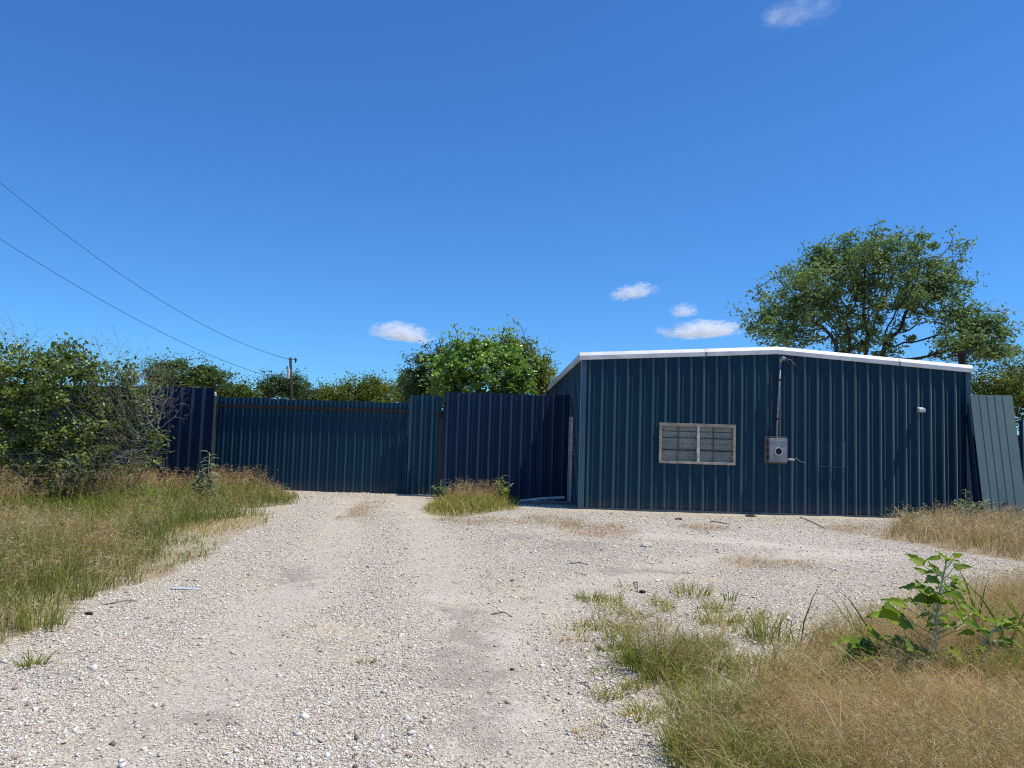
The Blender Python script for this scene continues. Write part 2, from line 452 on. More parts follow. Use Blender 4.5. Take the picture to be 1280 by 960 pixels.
def build_ground():
    xs, ys = axis(-12, 13, .09, 6000), axis(2.2, 24, .085, 6000)
    X, Y = np.meshgrid(xs, ys)
    Z = gz(X, Y)
    nx, ny = len(xs), len(ys)
    V = np.stack([X.ravel(), Y.ravel(), Z.ravel()], 1)
    i = np.arange(nx * ny).reshape(ny, nx)
    Fq = np.stack([i[:-1, :-1].ravel(), i[:-1, 1:].ravel(), i[1:, 1:].ravel(), i[1:, :-1].ravel()], 1)
    x, y = V[:, 0], V[:, 1]
    jx, jy = x + .5 * (vnoise(x, y, .5, 21) - .5), y + .7 * (vnoise(x, y, .5, 22) - .5)
    soil = np.zeros(len(V))
    for z in (Z_LEFT, Z_RIGHT, Z_FENCE, Z_FARR): soil = np.maximum(soil, inpoly(jx, jy, z))
    soil = np.maximum(soil, .55 * inpoly(jx, jy, Z_MID))
    soil = np.where(inpoly(jx, jy, Z_BAND), .05, soil)
    soil = np.where(inpoly(jx, jy, Z_EDGE), .6, soil)
    soil = np.maximum(soil, .85 * spots_mask(jx, jy, DRY_SPOTS))
    soil = np.where((np.hypot(x, y) > 24), 1, soil)
    # wheel tracks: finer, packed dust; grey damp-looking stains where vehicles stop
    tracks = track_mask(x, y)
    stain = spots_mask(jx, jy, [(365, 715, 45, 14), (590, 785, 46, 34), (585, 830, 70, 30), (600, 900, 70, 45), (720, 682, 70, 9), (235, 905, 90, 22), (640, 672, 40, 6), (60, 850, 60, 8), (1120, 655, 60, 5), (800, 712, 80, 5)])
    o = np_mesh('ground', V, [Fq], None, attrs={'clay': spots_mask(jx, jy, [(960, 668, 120, 16), (1050, 690, 90, 14), (820, 662, 90, 8), (640, 890, 40, 30), (560, 742, 50, 8), (640, 800, 30, 14), (60, 862, 60, 8)]), 'soil': soil, 'tracks': np.clip(tracks, 0, 1), 'stain': stain}, smooth=True)
    tag(o, 'pale crushed limestone yard with wheel tracks and weedy verges', 'ground', kind='structure')

    m, nt, bs = new_mat('limestone_gravel')
    def A(n_):
        a = nt.nodes.new('ShaderNodeAttribute'); a.attribute_name = n_; return a.outputs['Fac']
    vec = mapped(nt)
    wob = N(nt, 'ShaderNodeTexNoise', Scale=9.0, Detail=3); nt.links.new(vec, wob.inputs['Vector'])
    vadd = N(nt, 'ShaderNodeVectorMath', operation='MULTIPLY_ADD')
    nt.links.new(wob.outputs['Color'], vadd.inputs[0]); vadd.inputs[1].default_value = (.05, .05, .05); nt.links.new(vec, vadd.inputs[2])
    def vor(scale, feat='F1'):
        v = N(nt, 'ShaderNodeTexVoronoi', Scale=scale); v.feature = feat
        nt.links.new(vadd.outputs[0], v.inputs['Vector']); return v
    v1, v2 = vor(42), vor(95)
    cell1 = nt.nodes.new('ShaderNodeSeparateColor'); nt.links.new(v1.outputs['Color'], cell1.inputs[0])
    cell2 = nt.nodes.new('ShaderNodeSeparateColor'); nt.links.new(v2.outputs['Color'], cell2.inputs[0])
    big = noise(nt, vec, .45, 6, .65)
    med = noise(nt, vec, 1.7, 6, .65)
    fine = noise(nt, vec, 60, 5, .7)
    stones = ramp(nt, cell1.outputs[0], [(0, (0.389, 0.320, 0.233)), (.3, (0.543, 0.464, 0.341)), (.65, (0.711, 0.627, 0.476)), (1, (0.804, 0.820, 0.671))])
    stones2 = ramp(nt, cell2.outputs[1], [(0, (0.389, 0.314, 0.223)), (.4, (0.570, 0.483, 0.357)), (1, (0.804, 0.742, 0.575))])
    pick = ramp(nt, cell1.outputs[1], [(.45, 0.0), (.55, 1.0)])
    st = mixc(nt, pick, stones, stones2)
    crack = ramp(nt, v1.outputs['Distance'], [(.36, 0.0), (.72, .9)])
    st = mixc(nt, crack, st, (0.259, 0.208, 0.141))
    dust = mixc(nt, ramp(nt, fine, [(.3, 0.0), (.7, 1.0)]), (0.427, 0.346, 0.239), (0.776, 0.660, 0.476))
    dust = mixc(nt, ramp(nt, med, [(.35, 0.0), (.7, .6)]), dust, (0.672, 0.565, 0.416))
    spk = ramp(nt, noise(nt, vec, 110, 3, .7), [(.57, 0.0), (.68, .75)])
    dust = mixc(nt, spk, dust, (0.284, 0.226, 0.163))
    f_d = math_n(nt, 'ADD', math_n(nt, 'MULTIPLY', A('tracks'), .6), math_n(nt, 'MULTIPLY', ramp(nt, med, [(.46, 0.0), (.70, 1.0)]), .4))
    f_d = math_n(nt, 'MULTIPLY', math_n(nt, 'MINIMUM', f_d, .9), ramp(nt, noise(nt, vec, 11, 7, .75), [(.36, .15), (.58, 1.0)]))
    dust = mixc(nt, math_n(nt, 'MULTIPLY', A('tracks'), .6), dust, (0.461, 0.435, 0.417))
    c = mixc(nt, f_d, st, dust)
    c = mixc(nt, ramp(nt, big, [(.35, 0.0), (.7, .35)]), c, (0.543, 0.440, 0.299))
    c = mixc(nt, math_n(nt, 'MULTIPLY', A('clay'), ramp(nt, med, [(.3, .3), (.65, .9)])), c, (0.588, 0.510, 0.412))
    # grey stains, brown humus
    sf = ramp(nt, math_n(nt, 'ADD', A('stain'), math_n(nt, 'MULTIPLY', math_n(nt, 'SUBTRACT', noise(nt, vec, 2.6, 9, .82), .5), 4.2)), [(.35, 0.0), (1.5, .8)])
    c = mixc(nt, sf, c, (.32, .268, .21))
    hum = mixc(nt, fine, (0.180, 0.125, 0.066), (0.381, 0.282, 0.161))
    hum = mixc(nt, ramp(nt, noise(nt, vec, 14, 4, .7), [(.45, 0.0), (.6, .7)]), hum, (0.471, 0.391, 0.274))
    so = math_n(nt, 'MULTIPLY', A('soil'), ramp(nt, noise(nt, vec, 5, 4, .7), [(.25, .55), (.6, 1.0)]))
    c = mixc(nt, so, c, hum)
    nt.links.new(c, bs.inputs['Base Color'])
    bs.inputs['Roughness'].default_value = .95
    bs.inputs['Specular IOR Level'].default_value = .15
    inv = math_n(nt, 'SUBTRACT', 1.0, v1.outputs['Distance'])
    h1 = math_n(nt, 'MULTIPLY', math_n(nt, 'MULTIPLY', inv, .018), math_n(nt, 'SUBTRACT', 1.0, math_n(nt, 'MULTIPLY', f_d, .8)))
    h2 = math_n(nt, 'MULTIPLY', fine, .003)
    h = math_n(nt, 'ADD', h1, math_n(nt, 'ADD', h2, math_n(nt, 'MULTIPLY', noise(nt, vec, 18, 4, .7), .005)))
    bp = N(nt, 'ShaderNodeBump', Strength=.8, Distance=1.0)
    nt.links.new(h, bp.inputs['Height']); nt.links.new(bp.outputs[0], bs.inputs['Normal'])
    o.data.materials.append(m)
    return o
build_ground()


def grass_free(x, y):
    k = np.ones(len(x), bool)
    for z in (Z_LEFT, Z_RIGHT, Z_FENCE, Z_FARR): k &= ~inpoly(x, y, z)
    return k


def build_gravel():
    """loose stones lying on the yard, thicker where the wheels throw them"""
    n = 880000
    yy = 3.0 * (24 / 3.0) ** rng.random(n) ** 1.15
    xx = yy * rng.uniform(-1.0, 1.0, n)
    keep = grass_free(xx, yy) | (rng.random(n) < .08)
    keep &= (vnoise(xx, yy, .9, 41, 3) + .15 * rng.random(n)) > .30
    keep &= rng.random(n) > .78 * np.clip(1.2 * track_mask(xx, yy), 0, 1)
    keep &= ~((yy > 17.9) & (xx > 1.4))
    xx, yy = xx[keep][:420000], yy[keep][:420000]
    n = len(xx)
    s = np.exp(rng.normal(math.log(.0039), .45, n))
    s = np.clip(s, .0025, .024) * (1 + np.clip((yy - 4.5) / 12, 0, 1) * .9)
    big = rng.random(n) < .0012
    s[big] = rng.uniform(.014, .028, big.sum())
    oct_ = np.array([(1, 0, 0), (0, 1, 0), (-1, 0, 0), (0, -1, 0), (0, 0, 1), (0, 0, -1)], float)
    fs = np.array([(0, 1, 4), (1, 2, 4), (2, 3, 4), (3, 0, 4), (1, 0, 5), (2, 1, 5), (3, 2, 5), (0, 3, 5)])
    a = rng.random(n) * 2 * math.pi
    P = oct_[None] * rng.uniform(.6, 1.3, (n, 6, 1)) + rng.normal(0, .22, (n, 6, 3))
    P[:, :, 0] *= rng.uniform(.8, 1.5, (n, 1)); P[:, :, 2] *= rng.uniform(.4, .9, (n, 1))
    x = P[:, :, 0] * np.cos(a)[:, None] - P[:, :, 1] * np.sin(a)[:, None]
    y = P[:, :, 0] * np.sin(a)[:, None] + P[:, :, 1] * np.cos(a)[:, None]
    V = np.stack([x, y, P[:, :, 2]], 2) * s[:, None, None]
    V[:, :, 0] += xx[:, None]; V[:, :, 1] += yy[:, None]; V[:, :, 2] += (gz(xx, yy) + s * .25)[:, None]
    Fi = (fs[None] + (np.arange(n) * 6)[:, None, None]).reshape(-1, 3)
    t = np.repeat(rng.random(n), 6)
    m, nt, bs = new_mat('loose_limestone')
    at_ = nt.nodes.new('ShaderNodeAttribute'); at_.attribute_name = 'tint'
    c = ramp(nt, at_.outputs['Fac'], [(0, (.13, .105, .08)), (.08, (.32, .26, .19)), (.22, (.56, .495, .405)), (.65, (.70, .635, .54)), (1, (.82, .775, .69))])
    nt.links.new(c, bs.inputs['Base Color']); bs.inputs['Roughness'].default_value = .95
    o = np_mesh('gravel', V.reshape(-1, 3), [Fi], m, tint=t)
    tag(o, 'loose pale limestone gravel scattered over the yard', 'gravel', kind='stuff')
build_gravel()

# ------------------------------------------------------------------ ribbed metal sheets
def profile(x0, x1, ribs, base=.112, top=.030, dep=.032, extra=(), minor=()):
    """cross-section points (x, y): y<0 is towards the viewer of the sheet; minor: offsets of low stiffening ribs"""
    pts = [(x0, 0.0)]
    for r in ribs:
        for dx, y in ((-base / 2, 0), (-top / 2, -dep), (top / 2, -dep), (base / 2, 0)):
            if x0 < r + dx < x1: pts.append((r + dx, y))
        for mo in minor:
            for dx, y in ((-.030, 0), (-.010, -.016), (.008, -.016), (.038, 0)):
                if x0 < r + mo + dx < x1: pts.append((r + mo + dx, y))
    pts.append((x1, 0.0))
    for e in extra:
        if x0 < e < x1:
            for i in range(len(pts) - 1):
                if pts[i][0] < e < pts[i + 1][0]:
                    t = (e - pts[i][0]) / (pts[i + 1][0] - pts[i][0])
                    pts.insert(i + 1, (e, pts[i][1] + t * (pts[i + 1][1] - pts[i][1]))); break
    return pts


def sheet(mb, pts, zb, zt, flip=False, xf=None, rows=1):
    n = len(pts)
    vs = []
    for k in range(rows + 1):
        for x, y in pts:
            b, t = (zb(x) if callable(zb) else zb), (zt(x) if callable(zt) else zt)
            p = (x, y, b + (t - b) * k / rows)
            vs.append(xf(p) if xf else p)
    fs = []
    for k in range(rows):
        for i in range(n - 1):
            f = (k * n + i, k * n + i + 1, (k + 1) * n + i + 1, (k + 1) * n + i)
            fs.append(f[::-1] if flip else f)
    mb.add(vs, fs)


# ------------------------------------------------------------------ the metal building
PSI = R_(1.2)
FL = G(725, 635)
bld = empty('metal_building', FL, PSI, 'dark blue ribbed metal building with white roof trim and one boarded window', 'building')
bu, bv = Vector((math.cos(PSI), math.sin(PSI), 0)), Vector((-math.sin(PSI), math.cos(PSI), 0))


def L(px, py, off=0.0):
    """(x, z) on the building's front plane (off metres in front of it) for a direction"""
    d = ray(px, py)
    nrm = bv
    o = FL - bv * off
    t = (o - CAM).dot(nrm) / d.dot(nrm)
    p = CAM + d * t - FL
    return p.dot(bu), p.z


BW = L(1212, 600)[0]
BD = 12.2
Z_E, Z_R = L(727, 447)[1] + .02, L(972, 439)[1] + .0
XR = BW / 2
def gable(x): return Z_E + (Z_R - Z_E) * (1 - abs(x - XR) / XR)
PITCH_RIB = 16.0 / (L(901, 600)[0] - L(900, 600)[0]) ** -1
PITCH_RIB = (L(1092, 600)[0] - L(733.5, 600)[0]) / 22.5
ribs = [L(733.7, 600)[0] + PITCH_RIB * k for k in range(40)]
ribs = [r for r in ribs if r < BW - .12]
wx0, wz1 = L(825, 530); wx1, wz0 = L(917.5, 581)
wz0 += .01
GB = -.08
mb = MB()
for x0, x1, zb, zt in ((0, wx0, GB, gable), (wx0, wx1, wz1, gable), (wx0, wx1, GB, wz0), (wx1, BW, GB, gable)):
    sheet(mb, profile(x0, x1, ribs, extra=(XR,), minor=(.105,)), zb, zt, rows=3)
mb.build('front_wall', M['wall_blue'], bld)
# side and back walls
mb = MB()
sr = [.3 + PITCH_RIB * k for k in range(40) if .3 + PITCH_RIB * k < BD - .1]
sheet(mb, profile(0, BD, sr), GB, Z_E, flip=True, xf=lambda p: (p[1], p[0], p[2]))
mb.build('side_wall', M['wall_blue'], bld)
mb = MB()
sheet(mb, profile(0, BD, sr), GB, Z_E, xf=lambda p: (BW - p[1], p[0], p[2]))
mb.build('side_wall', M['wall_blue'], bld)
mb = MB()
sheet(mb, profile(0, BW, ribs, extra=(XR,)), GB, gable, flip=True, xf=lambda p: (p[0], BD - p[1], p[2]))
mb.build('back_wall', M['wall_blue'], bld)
# roof
mb = MB()
ov = .035
for sgn in (0, 1):
    xa, xb = (-.09, XR) if sgn == 0 else (XR, BW + .09)
    sl = (Z_R - Z_E) / XR
    za, zb_ = (Z_E - .09 * sl, Z_R) if sgn == 0 else (Z_R, Z_E - .09 * sl)
    mb.add([(xa, -.03, za + .02), (xb, -.03, zb_ + .02), (xb, BD + .05, zb_ + .02), (xa, BD + .05, za + .02),
            (xa, -.03, za + .06), (xb, -.03, zb_ + .06), (xb, BD + .05, zb_ + .06), (xa, BD + .05, za + .06)],
           [(0, 3, 2, 1), (4, 5, 6, 7), (0, 1, 5, 4), (1, 2, 6, 5), (2, 3, 7, 6), (3, 0, 4, 7)])
roof = mb.build('roof', M['roof'], bld)
# rake trim along the gable (sloped upper face catches the sun) and eave trim along the sides
def rake(x, z):
    # closed profile across the trim, in y/z
    return [(x, .03, z + .115), (x, .0, z + .112), (x, -.056, z + .026), (x, -.052, z - .072), (x, -.036, z - .078), (x, .01, z - .01)]
mb = MB()
xl, xr = -.10, BW + .10
zl, zr = gable(0) - .1 * (Z_R - Z_E) / XR, gable(BW) - .1 * (Z_R - Z_E) / XR
mb.sweep((rake(xl, zl), rake(XR, Z_R)), 0, 1)
mb.sweep((rake(XR, Z_R), rake(xr, zr)), 0, 1)
rk = mb.build('rake_trim', M['white_trim'], bld, bevel=.004)
for xj in (2.95, 7.7):      # lap joints of the trim lengths
    def grow(pts): return [(x, y - .004, z + .003) for x, y, z in pts]
    zz = lambda q: gable(q)
    MB().sweep((grow(rake(xj, zz(xj))), grow(rake(xj + .05, zz(xj + .05)))), 0, 1).build('trim_joint', M['galv'], rk)
def eave(xs, y, s):
    z = zl
    return [(xs + s * .01, y, z + .10), (xs - s * .05, y, z + .098), (xs - s * .065, y, z + .0), (xs - s * .06, y, z - .075), (xs - s * .01, y, z - .08), (xs + s * .04, y, z)]
for xs, s in ((-.035, 1), (BW + .035, -1)):
    mb = MB(); mb.sweep((eave(xs, .012, s), eave(xs, BD + .05, s)), 0, 1)
    mb.build('eave_trim', M['white_trim'], bld, bevel=.004)
# corner trims
for x, s in ((0, 1), (BW, -1)):
    mb = MB()
    a, b = sorted((x - s * .04, x + s * .085))
    mb.box(a, b, -.040, -.030, GB, gable(x) - .082)
    a, b = sorted((x - s * .042, x - s * .034))
    mb.box(a, b, -.029, .10, GB, gable(x) - .082)
    mb.build('corner_trim', M['trim_blue'], bld)
# base trim
mb = MB(); mb.box(.09, BW - .09, -.038, -.030, GB, .02); mb.build('base_trim', M['trim_blue'], bld)
# window
win = empty('window', (wx0, 0, wz0)); win.parent = bld
ww, wh = wx1 - wx0, wz1 - wz0
mb = MB(); fw = .036
mb.box(-.02, ww + .02, -.050, .05, wh - fw, wh + .02)
mb.box(-.02, ww + .02, -.056, .05, -.02, fw)
mb.box(-.02, fw, -.0495, .05, fw, wh - fw)
mb.box(ww - fw, ww + .02, -.0495, .05, fw, wh - fw)
mb.build('frame', M['frame'], win, bevel=.004)
mb = MB(); mx = ww * .515
mb.box(mx - .035, mx + .03, -.044, .045, fw + .001, wh - fw - .001); mb.build('mullion', M['white_paint'], win, bevel=.003)
for i, (a, b) in enumerate(((fw, mx - .035), (mx + .03, ww - fw))):
    y = -.005 + .02 * i
    mb = MB(); mb.add([(a + .001, y, fw + .001), (b - .001, y, fw + .001), (b - .001, y, wh - fw - .001), (a + .001, y, wh - fw - .001)], [(0, 1, 2, 3)]); mb.build('pane', M['glass'], win)
    mb = MB()
    xm = a + (b - a) * (.47 if i == 0 else .42)
    mb.box(xm - .010, xm + .010, y - .012, y - .001, fw + .002, wh - fw - .002)
    for k in (1, 2):
        zz = fw + (wh - 2 * fw) * k / 3
        mb.box(a + .002, xm - .0105, y - .011, y - .001, zz - .009, zz + .009)
        mb.box(xm + .0105, b - .002, y - .011, y - .001, zz - .009, zz + .009)
    mb.build('muntin', M['muntin'], win)
for k in range(6):      # the opening is closed with planks behind the glass
    z0_, z1_ = wh * k / 6, wh * (k + 1) / 6
    MB().box(.0, ww, .052 + (k % 2) * .004, .072, z0_ + .002, z1_ - .002 - (.012 if k in (1, 4) else 0)).build('plank', M['board'], win)
mb = MB()
p0, p1 = L(886, 537), L(908, 558)
mb.tube([(p0[0] - wx0, .030, p0[1] - wz0), (p1[0] - wx0, .034, p1[1] - wz0)], .009, 5); mb.build('diagonal_bar', M['white_paint'], win)  # thin pale bar slanting behind one pane
# head flashing above the window
mb = MB(); mb.box(-.03, ww + .03, -.062, -.033, wh + .021, wh + .035); mb.build('head_flashing', M['frame'], win)
# meter box
b0, b1 = L(960, 577.5, .15), L(984, 548.5, .15)
meter = empty('meter_box', (b0[0], -.033, b0[1])); meter.parent = bld
mw, mh = b1[0] - b0[0], b1[1] - b0[1]
mb = MB(); mb.box(0.02, mw, -.14, -.02, 0, mh); mb.build('enclosure', M['galv'], meter, bevel=.008)
mb = MB(); mb.box(-.05, mw + .03, -.018, -.002, -.03, mh + .05); mb.build('backboard', M['wood_grey'], meter, bevel=.004)
mb = MB(); mb.box(.035, mw - .015, -.150, -.142, .02, mh - .04); mb.build('cover', M['galv'], meter, bevel=.004)
cx, cz = mw * .52, mh * .46
def ring(mb, cx, cz, ro, ri, y0, y1, n=28):
    vs, fs = [], []
    for k in range(n):
        a = 2 * math.pi * k / n; c, s = math.cos(a), math.sin(a)
        vs += [(cx + ro * c, y0, cz + ro * s), (cx + ri * c, y0, cz + ri * s), (cx + ri * c, y1, cz + ri * s), (cx + ro * c, y1, cz + ro * s)]
    for k in range(n):
        a, b = 4 * k, 4 * ((k + 1) % n)
        fs += [(a, a + 1, b + 1, b), (a + 1, a + 2, b + 2, b + 1), (a + 3, a, b, b + 3)]
    mb.add(vs, fs)
mb = MB(); ring(mb, cx, cz, .098, .078, -.175, -.149); mb.build('socket_ring', M['white_paint'], meter)
mb = MB(); mb.tube([(cx, -.151, cz), (cx, -.158, cz)], .079, 24)
mb.build('open_socket', M['dark'], meter)
for dx in (-.028, .028):
    for dz in (-.034, .034): MB().box(cx + dx - .009, cx + dx + .009, -.168, -.159, cz + dz - .012, cz + dz + .012).build('socket_jaw', M['rust'], meter)
for k in range(3): MB().box(.004, .019, -.10, -.03, .08 + k * .17, .14 + k * .17).build('hinge', M['rust'], meter)
# conduit mast with weatherhead
cx0, cz0 = L(970.5, 548, .09); cx1, cz1 = L(975.5, 452, .09)
mb = MB(); mb.tube([(cx0, -.10, cz0 - .02), (cx0 + (cx1 - cx0) * .5, -.095, (cz0 + cz1) / 2), (cx1, -.09, cz1)], .024, 12)
con = mb.build('conduit', M['galv'], bld, smooth=True)
mb = MB(); mb.tube([(cx1, -.09, cz1 - .02), (cx1 + .01, -.10, cz1 + .05), (cx1 + .05, -.13, cz1 + .08), (cx1 + .10, -.16, cz1 + .05)], [.035, .045, .05, .042], 12)
mb.build('weatherhead', M['galv'], con, smooth=True)
for pz in (L(971, 475, .05)[1], L(971, 524, .05)[1]):
    t = (pz - cz0) / (cz1 - cz0); xx = cx0 + (cx1 - cx0) * t
    mb = MB(); mb.box(xx - .14, xx + .04, -.072, -.034, pz - .015, pz + .015); mb.box(xx - .035, xx + .035, -.130, -.0725, pz - .018, pz + .018)
    mb.build('strap', M['rust'], con)
def wire(name, pts, r, mat, parent=None, n=6):
    mb = MB(); mb.tube(pts, r, n); return mb.build(name, mat, parent, smooth=True)
wx_, wz_ = cx1 + .10, cz1 + .05
wire('service_cable', [(wx_, -.17, wz_), (wx_ + .06, -.20, wz_ - .06), (wx_ + .10, -.21, wz_ - .18), (wx_ + .09, -.20, wz_ - .25)], .008, M['rubber'], bld)
wire('service_cable', [(wx_, -.15, wz_ + .02), (wx_ + .12, -.18, wz_ - .01), (wx_ + .20, -.16, wz_ - .10), (wx_ + .25, -.15, wz_ - .13)], .007, M['greywire'], bld)
a = L(973, 513, .1); b = L(980, 527, .1)
wire('service_cable', [(a[0], -.12, a[1]), (a[0] + .05, -.15, a[1] - .03), (b[0], -.13, b[1])], .007, M['rubber'], bld)
a = L(992, 574, .1); b = L(1008, 577, .1)
mb = MB(); mb.box(mw + .001, mw + .06, -.09, -.05, .05, .10); mb.tube([(mw + .06, -.07, .075), (mw + .19, -.07, .06)], .03, 10); mb.build('side_fitting', M['galv'], meter)
wire('service_cable', [(mw + .18, -.07, .09), (mw + .24, -.08, .12), (mw + .33, -.07, .03), (mw + .47, -.06, .015)], .006, M['greywire'], meter)
# patched sheet in the wall
px0, pz1 = L(1017, 551); px1, pz0 = L(1060, 584)
mb = MB()
pr = [r for r in ribs if px0 < r < px1]
sheet(mb, [(x, y - .006) for x, y in profile(px0, px1, pr, dep=.034)], pz0, pz1)
po = mb.build('wall_patch', M['gate_blue'], bld)
mb = MB(); mb.box(px0, px1, -.058, -.041, pz0 - .012, pz0 + .004); mb.build('patch_lip', M['wall_blue'], po)
# wall light
lx, lz = L(1152, 512.5, .12)
lt = empty('wall_light', (lx, -.033, lz)); lt.parent = bld
mb = MB(); mb.box(-.05, .05, -.02, -.001, -.06, .06); mb.build('mounting_plate', M['galv'], lt)
mb = MB(); mb.add([(-.075, -.135, .02), (.075, -.135, .02), (.075, -.021, .07), (-.075, -.021, .07), (-.075, -.135, -.05), (.075, -.135, -.05), (.075, -.021, -.06), (-.075, -.021, -.06)],
                  [(3, 2, 1, 0), (4, 5, 6, 7), (0, 1, 5, 4), (1, 2, 6, 5), (2, 3, 7, 6), (3, 0, 4, 7)]); mb.build('lamp_housing', M['white_paint'], lt, bevel=.006)
# flue pipe on the roof
d = at(1203, 452, 22.0)
dl = d - FL; fx, fy = dl.dot(bu), dl.dot(bv)
rz = gable(fx) + .05
ztop = at(1202, 444, 22.0).z
mb = MB(); mb.tube([(fx, fy, rz - .25), (fx, fy, ztop)], .105, 16)
fl = mb.build('flue_pipe', M['rust'], bld)
mb = MB(); mb.tube([(fx, fy, ztop + .001), (fx, fy, ztop + .05)], [.125, .125], 16); mb.add([(fx - .24, fy - .08, ztop + .055), (fx + .16, fy - .08, ztop + .055), (fx + .16, fy + .1, ztop + .055), (fx - .24, fy + .1, ztop + .055), (fx - .26, fy - .08, ztop + .075), (fx + .30, fy - .08, ztop + .20), (fx + .30, fy + .1, ztop + .20), (fx - .26, fy + .1, ztop + .075)], [(0, 3, 2, 1), (4, 5, 6, 7), (0, 1, 5, 4), (1, 2, 6, 5), (2, 3, 7, 6), (3, 0, 4, 7)])
mb.build('flue_cap', M['rust'], fl)

# ------------------------------------------------------------------ fences and the gate
def fence(name, label, p0, p1, z0, z1, mat, pitch, first, cat='fence', rail=None, group=None, base=.105, top=.026, dep=.032, ragged=.02, post=True, minor=(.105,)):
    """ribbed sheet from ground point p0 to p1, top heights z0, z1"""
    d = Vector((p1.x - p0.x, p1.y - p0.y, 0)); Lg = d.length
    o = empty(name, (p0.x, p0.y, 0), math.atan2(d.y, d.x), label, cat, group)
    rr = [first + pitch * k for k in range(200) if first + pitch * k < Lg - .03]
    pts = profile(0, Lg, rr, base, top, dep, minor=minor)
    jit = {}
    def zt(x):
        k = int((x - first) / (pitch * 3))
        jit.setdefault(k, random.uniform(-ragged, ragged))
        return z0 + (z1 - z0) * x / Lg + jit[k]
    mb = MB(); sheet(mb, pts, -.03, zt, rows=2)
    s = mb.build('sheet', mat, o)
    m = s.modifiers.new('thickness', 'SOLIDIFY'); m.thickness = .002; m.offset = -1
    if post:
        for x in np.arange(.1, Lg, 2.4):
            mb = MB(); mb.tube([(x, .05, -.02), (x, .05, (z0 + z1) / 2 - .12)], .035, 10); mb.build('post', M['rust'], o)
        for zf in (.25, .9):
            mb = MB(); mb.box(.02, Lg - .02, .004, .014, z0 * zf - .03, z0 * zf + .03); mb.build('back_rail', M['rust'], o)
    return o, Lg

def ground_at(px, Y):
    p = at(px, 600, Y); return Vector((p.x, p.y, 0))

YG = 21.5
# gate
g0, g1 = ground_at(263, YG - .06), ground_at(509, YG + .05)
zg0, zg1 = at(265, 496, YG).z, at(509, 503, YG).z
gate, gl = fence('sliding_gate', 'long dark blue ribbed gate with rusty top rail across the driveway end', g0, g1, zg0, zg1, M['gate_blue'], .244, .05, 'gate', base=.080, top=.018, dep=.028, post=False, minor=(.11,))
mb = MB(); zr_ = at(265, 506.5, YG).z
mb.box(-.06, gl + .03, -.075, -.034, zr_ - .045, zr_ + .04); mb.build('top_rail', M['pole_wood'], gate)
for x in (.15, gl - .12):
    mb = MB(); mb.box(x - .03, x + .03, .004, .06, 0, zg0 - .15); mb.build('stile', M['rust'], gate)
for z in (.15, 1.3):
    mb = MB(); mb.box(.02, gl - .02, .004, .05, z - .03, z + .03); mb.build('brace', M['rust'], gate)
# gate post with white cap at the far end of the gate
gp = ground_at(262.5, YG - .15)
mb = MB(); mb.tube([(0, 0, -.05), (0, 0, zg0 + .02)], .05, 12)
gpo = empty('gate_post', gp, 0, 'thin dark post with white cap between gate and tall dark fence', 'post')
mb.build('shaft', M['muntin'], gpo)
mb = MB(); mb.tube([(0, 0, zg0 + .022), (0, 0, zg0 + .10), (.0, 0, zg0 + .13)], [.045, .04, .01], 12); mb.build('cap', M['white_paint'], gpo)
# short fixed section beside the gate
s0, s1 = ground_at(509, YG - .10), ground_at(549, YG - .02)
zs = at(530, 494, YG).z
fence('fence_section', 'narrow blue sheet standing taller between the gate and the longer fence', s0, s1, zs, zs, M['gate_blue'], .30, .02, group=None, post=False)
# longer fence up to the building
YF = 20.75
f0, f1 = ground_at(552.5, YF - .05), ground_at(709.5, YF + .02)
zf = at(560, 490.5, YF).z
fo, fl_ = fence('metal_fence', 'blue ribbed fence between the short section and the building', f0, f1, zf, zf + .02, M['fence_blue'], (f1 - f0).length / 11.75, .07)
# return of that fence back to the gate line
mb = MB(); sheet(mb, profile(0, .55, [.15, .45]), -.03, zf - .02, flip=True, xf=lambda p: (p[1] - .004, p[0] + .006, p[2])); r_ = mb.build('return_sheet', M['fence_blue'], fo)
r_.modifiers.new('thickness', 'SOLIDIFY').thickness = .002
# post in the dark gap
pg = ground_at(549.5, YF + .35)
o = empty('fence_post', pg, 0, 'dark square post in the gap beside the short fence section', 'post')
mb = MB(); mb.box(-.05, .05, -.05, .05, -.03, at(549, 512, YF).z); mb.build('shaft', M['muntin'], o)
mb = MB(); mb.box(-.10, .03, -.12, -.051, at(549, 522, YF).z, at(549, 515, YF).z); mb.build('latch', M['rust'], o)
# tall dark fence by the bush
YL = 19.5
l1 = ground_at(261.5, YL); th = R_(-13)
l0 = l1 - Vector((math.cos(th), math.sin(th), 0)) * 7.2
zl_ = at(240, 483.5, YL).z
fence('metal_fence', 'tall dark navy fence half hidden by the overgrown bush', l0, l1, zl_, zl_, M['fence_blue'], .312, 7.2 - .312 * 22.93, dep=.034, minor=())
# fence beyond the leaning sheets
q0, q1 = ground_at(1275, 18.6), ground_at(1420, 18.9)
fence('metal_fence', 'lower blue fence starting behind the pale leaning sheet', q0, q1, at(1278, 525, 18.6).z, at(1278, 525, 18.6).z, M['fence_blue'], .305, .08)

